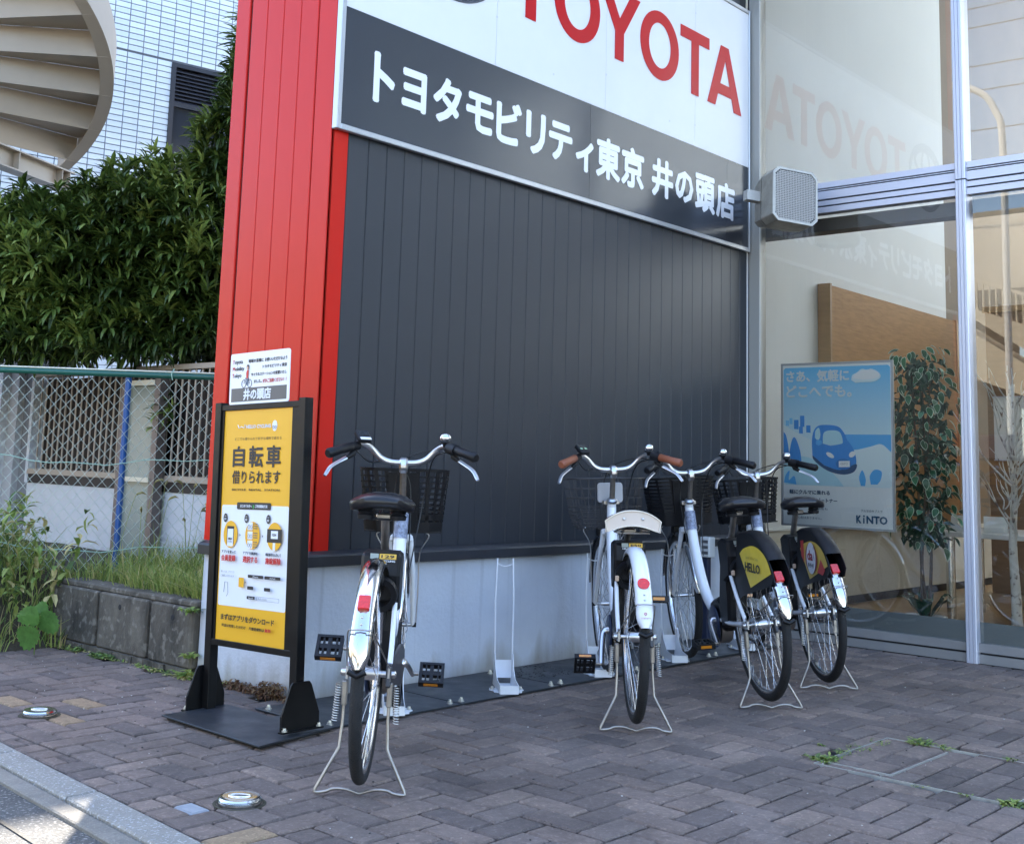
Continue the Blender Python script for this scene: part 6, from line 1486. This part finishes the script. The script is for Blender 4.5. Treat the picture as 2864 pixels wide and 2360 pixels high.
MB().tube(smooth_path([(0,0,0),(0,0,4),(0,0,7.0),(0,0.10,7.6),(0,0.35,8.0),(0,0.85,8.25),(0,1.5,8.3)],6), 0.062, 12).build('pole', mat('lamp_pole', (0.66,0.64,0.58), 0.4), lp_, smooth=60)
MB().ell((0,1.7,8.27),(0.13,0.30,0.07),16,8).build('lamp_head', mat('lamp_head', (0.5,0.5,0.5), 0.4), lp_, smooth=60)
for k, z in enumerate((8.6,9.1,9.9,10.3,7.8)):
    w_ = MB().tube([(-13,-25+2.2*i,z+0.5*((i-14)/14)**2+(i-14)*0.06) for i in range(29)], 0.014, 5).build('overhead_wire', m_cab, None, smooth=70)
    tag(w_, 'thin black overhead wire strung along the street', 'wire', 'overhead wires mirrored in the upper pane')

ar = thing('street_terrace', 'sunlit cream low building across the street mirrored in the red pillar', 'building', (-16,20,0), world=True)
MB().bx(-20,-13.2,8.6,34,0,4.6).build('wall_body', mat('terrace_cream', (0.60,0.50,0.36), 0.8, var=0.06, vscale=0.7), ar)
for k in range(8):
    for z in (0.4,2.6): MB().bx(-13.22,-13.16,9.6+k*3,11.2+k*3,z,z+1.5).build('window', mat('terrace_glass', (0.05,0.06,0.07), 0.2), ar)
# ================================================================== tree, grass, weeds
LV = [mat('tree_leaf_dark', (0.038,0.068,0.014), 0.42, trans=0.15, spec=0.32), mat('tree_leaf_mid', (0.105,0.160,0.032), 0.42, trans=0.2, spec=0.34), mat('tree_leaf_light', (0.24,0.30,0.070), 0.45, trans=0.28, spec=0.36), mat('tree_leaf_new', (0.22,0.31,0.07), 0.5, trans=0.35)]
class LeafCloud:
    def __init__(s): s.v = []; s.f = []; s.m = []
    def leaf(s, p, d, up, l, w, mi, droop=0.25):
        side = d.cross(up); side = side.normalized() if side.length > 1e-5 else Vector((1,0,0))
        nrm = side.cross(d).normalized(); b = len(s.v)
        q1 = p+d*(l*0.35)+nrm*(l*0.04); q2 = p+d*(l*0.72)-nrm*(l*droop*0.25); q3 = p+d*l-nrm*(l*droop)
        fold = nrm*(w*0.22)
        for c in (p, q1-side*w*0.5+fold, q1, q1+side*w*0.5+fold, q2-side*w*0.40+fold*0.7, q2, q2+side*w*0.40+fold*0.7, q3): s.v.append((c.x,c.y,c.z))
        for f in ((0,2,1),(0,3,2),(1,2,5,4),(2,3,6,5),(4,5,7),(5,6,7)): s.f.append(tuple(b+i for i in f)); s.m.append(mi)
    def build(s, name, mats, parent=None, **kw):
        me = bpy.data.meshes.new(name); me.from_pydata(s.v, [], s.f)
        for m in mats: me.materials.append(m)
        me.polygons.foreach_set('material_index', s.m); me.update()
        return link(name, me, parent, **kw)
tr_ = thing('evergreen_tree', 'dense dark evergreen tree overhanging the slat screen beside the red pillar', 'tree', (1.65,3.45,0.0), world=True)
R2 = random.Random(21)
def rv():
    while True:
        v = Vector((R2.uniform(-1,1),R2.uniform(-1,1),R2.uniform(-1,1)))
        if 0.05 < v.length < 1: return v.normalized()
CL = []      # centre, radii (right, up, depth)
for u, w, d, a, b, c in ((215,560,7.7,0.62,0.50,0.45),(60,590,7.8,0.55,0.48,0.45),(-130,600,7.9,0.6,0.5,0.5),(340,470,7.7,0.45,0.48,0.45),(420,600,7.6,0.42,0.42,0.4),(250,420,7.9,0.34,0.30,0.35),(455,345,7.9,0.20,0.36,0.30),(505,225,7.9,0.16,0.32,0.26),(525,115,8.0,0.13,0.30,0.24),(100,480,8.0,0.40,0.30,0.4),(230,690,7.5,0.75,0.17,0.35),(20,690,7.7,0.5,0.16,0.35),(400,690,7.4,0.4,0.17,0.3),(640,300,8.6,0.45,0.9,0.4),(560,560,8.2,0.45,0.6,0.4)):
    CL.append((pix(u*DP,w*DP,d), a, b, c))
def inside(p, skip=-1, k=0.86):
    for i, (c, a, b, e) in enumerate(CL):
        if i == skip: continue
        d = p-c
        if (d.dot(RH)/a)**2+(d.z/b)**2+(d.dot(FH)/e)**2 < k*k: return True
    return False
cloud = LeafCloud(); twigs = MB()
def whorl(p, d, n, l, tone):
    t0 = d.orthogonal().normalized(); t1 = d.cross(t0); off = R2.uniform(0,6.28)
    for k in range(n):
        a = off+k*2.399; sp_ = R2.uniform(0.45,1.15)
        ld = (d*math.cos(sp_)+(t0*math.cos(a)+t1*math.sin(a))*math.sin(sp_)).normalized()
        mi = R2.choices((0,1,2,3), tone)[0]
        cloud.leaf(p-d*R2.uniform(0,0.045), ld, Vector((0,0,1)) if abs(ld.z) < 0.95 else Vector((1,0,0)), l*R2.uniform(0.7,1.2), l*R2.uniform(0.19,0.26), mi, R2.uniform(0.05,0.4))
for i, (c, a, b, e) in enumerate(CL):
    area = 4*math.pi*(((a*b)**1.6+(a*e)**1.6+(b*e)**1.6)/3)**(1/1.6)
    n = int(area*175)
    if i >= 13: n = int(n*0.35)
    for _ in range(n):
        v = rv(); rr_ = R2.uniform(0.74,1.18)
        p = c+RH*(v.x*a*rr_)+Vector((0,0,v.z*b*rr_))+FH*(v.y*e*rr_)
        if v.y > 0.55 and R2.random() < 0.75: continue
        if inside(p, i): continue
        if i < 13 and math.sin(p.x*8.3+p.y*3.1)+math.sin(p.z*9.1-p.x*2.7)+math.sin(p.y*7.7+p.z*3.9)+R2.uniform(-.4,.4) < -0.95: continue
        out = (RH*(v.x/a)+Vector((0,0,v.z/b))+FH*(v.y/e)).normalized()
        d = (out*0.75+Vector((0,0,0.65))+rv()*0.45).normalized()
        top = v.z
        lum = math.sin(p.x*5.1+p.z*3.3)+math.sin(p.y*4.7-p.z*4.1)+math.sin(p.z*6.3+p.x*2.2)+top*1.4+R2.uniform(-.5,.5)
        tone = (1.5,5,5,0.5) if lum > 1.2 else ((4,7,1.6,0.05) if lum > -0.2 else (9,3,0.2,0))  # clump light and shade put into leaf tones, along with paler new growth
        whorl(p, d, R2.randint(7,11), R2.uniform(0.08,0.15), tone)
    for _ in range(int(a*b*e*5200 if i < 13 else 260)):             # inner fill, leaf colour darkened for the shade inside the crown
        v = rv()*R2.uniform(0.1,0.8)
        p = c+RH*(v.x*a)+Vector((0,0,v.z*b))+FH*(v.y*e)
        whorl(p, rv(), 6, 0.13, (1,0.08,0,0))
# a few pale new shoots and a paler climbing spray
for u, w, d in ((330,620,7.25),(345,640,7.2),(300,655,7.25),(405,500,7.2),(385,470,7.25),(420,520,7.2),(180,700,7.2),(120,690,7.3),(300,440,7.3)):
    for _ in range(3): whorl(pix(u*DP+R2.uniform(-25,25),w*DP+R2.uniform(-25,25),d), (Vector((0,0,1))+rv()*0.5).normalized(), 8, 0.12, (0,1,5,2.2))
for u, w in ((150,830),(165,850),(185,825),(140,870),(175,875),(200,845),(160,810)):  # sprays in front of the slats
    p = pix(u*DP,w*DP,6.9); p.x = 0.965; whorl(p, (Vector((-0.6,-0.3,0.5))+rv()*0.4).normalized(), 9, 0.11, (1,4,4,0.8))
crown = cloud.build('crown', LV, tr_)
base_t = Vector((1.75,3.3,0))
for k in range(5):
    c = CL[(0,1,3,6,4)[k]][0]; st0 = base_t+Vector((R2.uniform(-.15,.15),R2.uniform(-.15,.15),0))
    pts = smooth_path([st0, st0.lerp(c,0.35)+Vector((0,0,0.35)), c+Vector((0,0,-0.1))], 6)
    MB().tube(pts, [0.055-0.045*i/len(pts) for i in range(len(pts))], 8).build('trunk', mat('tree_bark', (0.07,0.055,0.04), 0.9, var=0.3, vscale=20, bump=0.6, bscale=40), tr_, smooth=60)
# ---- grass on the bank
GM = [mat('grass_green', (0.20,0.29,0.062), 0.55, trans=0.3), mat('grass_mid', (0.33,0.38,0.10), 0.55, trans=0.3), mat('grass_straw', (0.55,0.46,0.20), 0.6, trans=0.25), mat('grass_dark', (0.085,0.140,0.036), 0.55, trans=0.2)]
class Blades(LeafCloud):
    def blade(s, p, d, l, w, mi, bend):
        sd = Vector((-d.y,d.x,0)).normalized() if abs(d.x)+abs(d.y) > 1e-4 else Vector((1,0,0))
        rot = R2.uniform(-1,1); sd = (sd+Vector((d.x,d.y,0))*rot).normalized()
        b = len(s.v); h = Vector((d.x,d.y,0))
        for t, ww in ((0,1),(0.45,0.8),(0.8,0.45),(1.0,0)):
            c = p+Vector((0,0,l*t*(1-0.35*bend*t)))+h*(l*bend*t*t)
            if ww: 
                for q in (-1,1): e = c+sd*(q*w*ww/2); s.v.append((e.x,e.y,e.z))
            else: s.v.append((c.x,c.y,c.z))
        for f in ((0,1,3,2),(2,3,5,4),(4,5,6)): s.f.append(tuple(b+i for i in f)); s.m.append(mi)
gr = Blades()
def tuft(x, y, z, n, l, spread, tone, w=0.006):
    for _ in range(n):
        a = R2.uniform(0,6.28); r_ = spread*math.sqrt(R2.random())
        gr.blade(Vector((x+r_*math.cos(a),y+r_*math.sin(a),z)), Vector((math.cos(a+R2.uniform(-1,1)),math.sin(a+R2.uniform(-1,1)),0)), l*R2.uniform(0.6,1.25), w*R2.uniform(0.6,1.3), R2.choices((0,1,2,3), tone)[0], R2.uniform(0.2,1.1))
for _ in range(460):                                                        # planter top
    x, y = R2.uniform(0.10,0.95), R2.uniform(0.75,2.2)
    if 0.10 < x < 0.13 and R2.random() < 0.5: continue
    tuft(x, y, bank_h(x,y)+0.005, 10, R2.uniform(0.10,0.24)+0.03*(x > 0.4), 0.07, (4,6,1.8,1.2), 0.0048)
for _ in range(120):                                                       # overhanging the coping
    tuft(R2.uniform(0.07,0.15), 0.74+0.75*R2.random()**1.5, 0.305, 9, R2.uniform(0.07,0.15), 0.035, (4,7,1.4,1), 0.0045)
for _ in range(560):                                                        # left bank
    x, y = R2.uniform(-1.7,0.12), R2.uniform(1.80,3.1)
    tuft(x, y, bank_h(x,y)+0.004, 9, R2.uniform(0.12,0.28)*(0.75 if y < 1.95 else 1.0), 0.08, (4,6,2.2,1.6), 0.007)
gr.build('bank_grass', GM, None, kind='stuff', label='long green and straw-coloured grass growing on the bank', cat='grass')
# broad-leaved weeds in the bank
wd = LeafCloud()
for _ in range(300):
    x, y = R2.uniform(-1.5,0.1), R2.uniform(1.84,2.9)
    z = bank_h(x,y)+R2.uniform(0.05,0.34)
    for k in range(5):
        d = (rv()+Vector((0,0,0.3))).normalized(); wd.leaf(Vector((x,y,z+R2.uniform(-.05,.05))), d, Vector((0,0,1)), R2.uniform(0.05,0.10), R2.uniform(0.02,0.035), R2.choices((0,1,2,3),(3,6,1.6,1.2))[0], 0.3)
wd.build('bank_weeds', GM, None, kind='stuff', label='tangle of broad-leaved weeds among the bank grass', cat='weeds')
# foxtail seed heads
fx = random.Random(3)
m_fx = mat('foxtail_straw', (0.42,0.36,0.16), 0.8, bump=0.8, bscale=300, objvar=0.2, trans=0.2)
for k in range(26):
    x, y = fx.uniform(-0.55,0.75), fx.uniform(1.85,2.45)
    if x > 0.1: y = fx.uniform(1.2,1.9)
    h = fx.uniform(0.28,0.52); a = fx.uniform(0,6.28); z = bank_h(x,y); l = 0.10
    tip = Vector((math.cos(a)*l*fx.uniform(0.3,1),math.sin(a)*l*fx.uniform(0.3,1),h))
    t = thing('foxtail', 'thin foxtail grass stalk with a bristly straw-coloured head', 'foxtail', (x,y,z), group='foxtail stalks on the bank')
    MB().tube(smooth_path([(0,0,0),tip*0.5+Vector((0,0,0.03)),tip],4), 0.0012, 4).build('stalk', GM[1], t, smooth=70)
    dd = Vector((tip.x,tip.y,0.02)).normalized()
    MB().tube([tip,tip+dd*0.012+Vector((0,0,0.008)),tip+dd*0.035+Vector((0,0,0.010)),tip+dd*0.055+Vector((0,0,-0.004))], [0.002,0.0065,0.006,0.001], 7).build('seed_head', m_fx, t, smooth=70)
# large serrated leaves at the end of the block wall
bl_t = thing('broad_leaf_weed', 'young weed with large serrated bright green leaves by the block wall end', 'weed', pix(72*DP,1320*DP,5.55))
m_bl = mat('serrated_leaf', (0.105,0.225,0.05), 0.45, var=0.25, vscale=30, bump=0.4, bscale=60, trans=0.3)
o0 = Vector(bl_t.location)
def serrated(cu, cw, d, wpx, tipdir, nm='leaf'):
    c = pix(cu*DP,cw*DP,d); s_ = wpx*DP*d/FPX/2; n = 34; vs = []
    tx = (RT*tipdir[0]-UP*tipdir[1]).normalized(); ty = (-FW).cross(tx).normalized()
    for i in range(n):
        a = 2*math.pi*i/n; r_ = s_*(1.0+0.35*max(0,math.cos(a))**5)*(1+0.075*(1 if i % 2 else -1))*(1-0.12*max(0,-math.cos(a))**8)
        p = c+tx*(r_*math.cos(a))+ty*(r_*math.sin(a))+(-FW)*(0.10*r_*math.cos(2*a))+FW*(0.25*s_*math.cos(a)); vs.append(p-o0)
    vs.append(c-o0+FW*0.012*0)
    MB().add(vs, [(i,(i+1) % n,n) for i in range(n)]).build(nm, m_bl, bl_t, smooth=80)
    MB().tube([c-o0-tx*s_*0.9, Vector((0,0,0.04)), Vector((0,0,-0.15))], 0.0025, 5).build('stalk', GM[0], bl_t, smooth=70)
serrated(64,1268,5.50,44,(-1,0.15)); serrated(95,1277,5.55,46,(0.6,0.8)); serrated(57,1306,5.45,48,(-0.1,1)); serrated(84,1256,5.6,30,(0.3,-0.8)); serrated(108,1290,5.62,18,(1,0.2))
# small weeds at joints and wall feet
sw = Blades()
def weed(x, y, z, n, l, sp_, mi=(0,1,3)):
    for _ in range(n):
        a = R2.uniform(0,6.28); d = Vector((math.cos(a),math.sin(a),R2.uniform(0.2,1.3))).normalized()
        sw.leaf(Vector((x+R2.uniform(-sp_,sp_),y+R2.uniform(-sp_,sp_),z)), d, Vector((0,0,1)), l*R2.uniform(0.5,1.2), l*R2.uniform(0.25,0.45), R2.choice(mi), 0.4)
for x, y, n, l, s_ in ((0.777,-1.815,60,0.030,0.035),(0.83,-1.815,30,0.022,0.03),(0.93,-1.816,24,0.020,0.04),(1.05,-1.815,24,0.018,0.05),(1.18,-1.82,20,0.018,0.04),(1.30,-1.93,60,0.028,0.04),(1.295,-2.02,30,0.020,0.03),(1.297,-2.25,22,0.022,0.02),(0.705,-2.452,50,0.030,0.025),(0.70,-2.30,16,0.018,0.03),(0.70,-2.17,10,0.016,0.02),(0.98,-1.70,14,0.016,0.015),(0.79,-1.74,8,0.015,0.012)):
    weed(x, y, -0.004, n, l, s_)
for _ in range(46):
    y = R2.uniform(0.74,1.9); weed(-0.055+R2.uniform(-0.03,0.01), y, -0.004, 6, R2.uniform(0.015,0.035), 0.02, (0,1,2,3))
for y, n in ((1.42,60),(1.36,50),(1.62,30)): weed(-0.07, y, 0.0, n, 0.034, 0.035, (0,3,3))
for _ in range(26): weed(R2.uniform(-0.09,-0.02), R2.uniform(0.45,0.80), 0.0, 6, R2.uniform(0.02,0.05), 0.03, (1,2,2,0))
weed(-0.05, 0.72, 0.0, 40, 0.06, 0.03, (0,1,1)); weed(-0.05,0.715,0.08,16,0.05,0.02,(0,1))
weed(-0.045, 0.74, 0.27, 26, 0.045, 0.03, (0,0,3))
sw.build('joint_weeds', GM, None, kind='stuff', label='small green weeds sprouting from paver joints and wall feet', cat='weeds')
# dried brown weeds along the foot of the plinth
dw = Blades(); DMm = [mat('dry_brown', (0.13,0.065,0.035), 0.8, trans=0.15), mat('dry_tan', (0.22,0.14,0.07), 0.8, trans=0.2)]
for _ in range(90):
    y = R2.uniform(-0.02,0.46); hh = 0.05 if 0.05 < y < 0.22 else 0.022
    for k in range(7):
        d = (rv()+Vector((-0.3,0,0.5))).normalized(); dw.leaf(Vector((-0.03+R2.uniform(-.03,.01),y,R2.uniform(0.0,hh))), d, Vector((0,0,1)), R2.uniform(0.012,0.028), R2.uniform(0.006,0.013), R2.randrange(2), 0.6)
dw.build('dried_weeds', DMm, None, kind='stuff', label='dried brown weeds at the foot of the pale plinth behind the sign stand', cat='weeds')
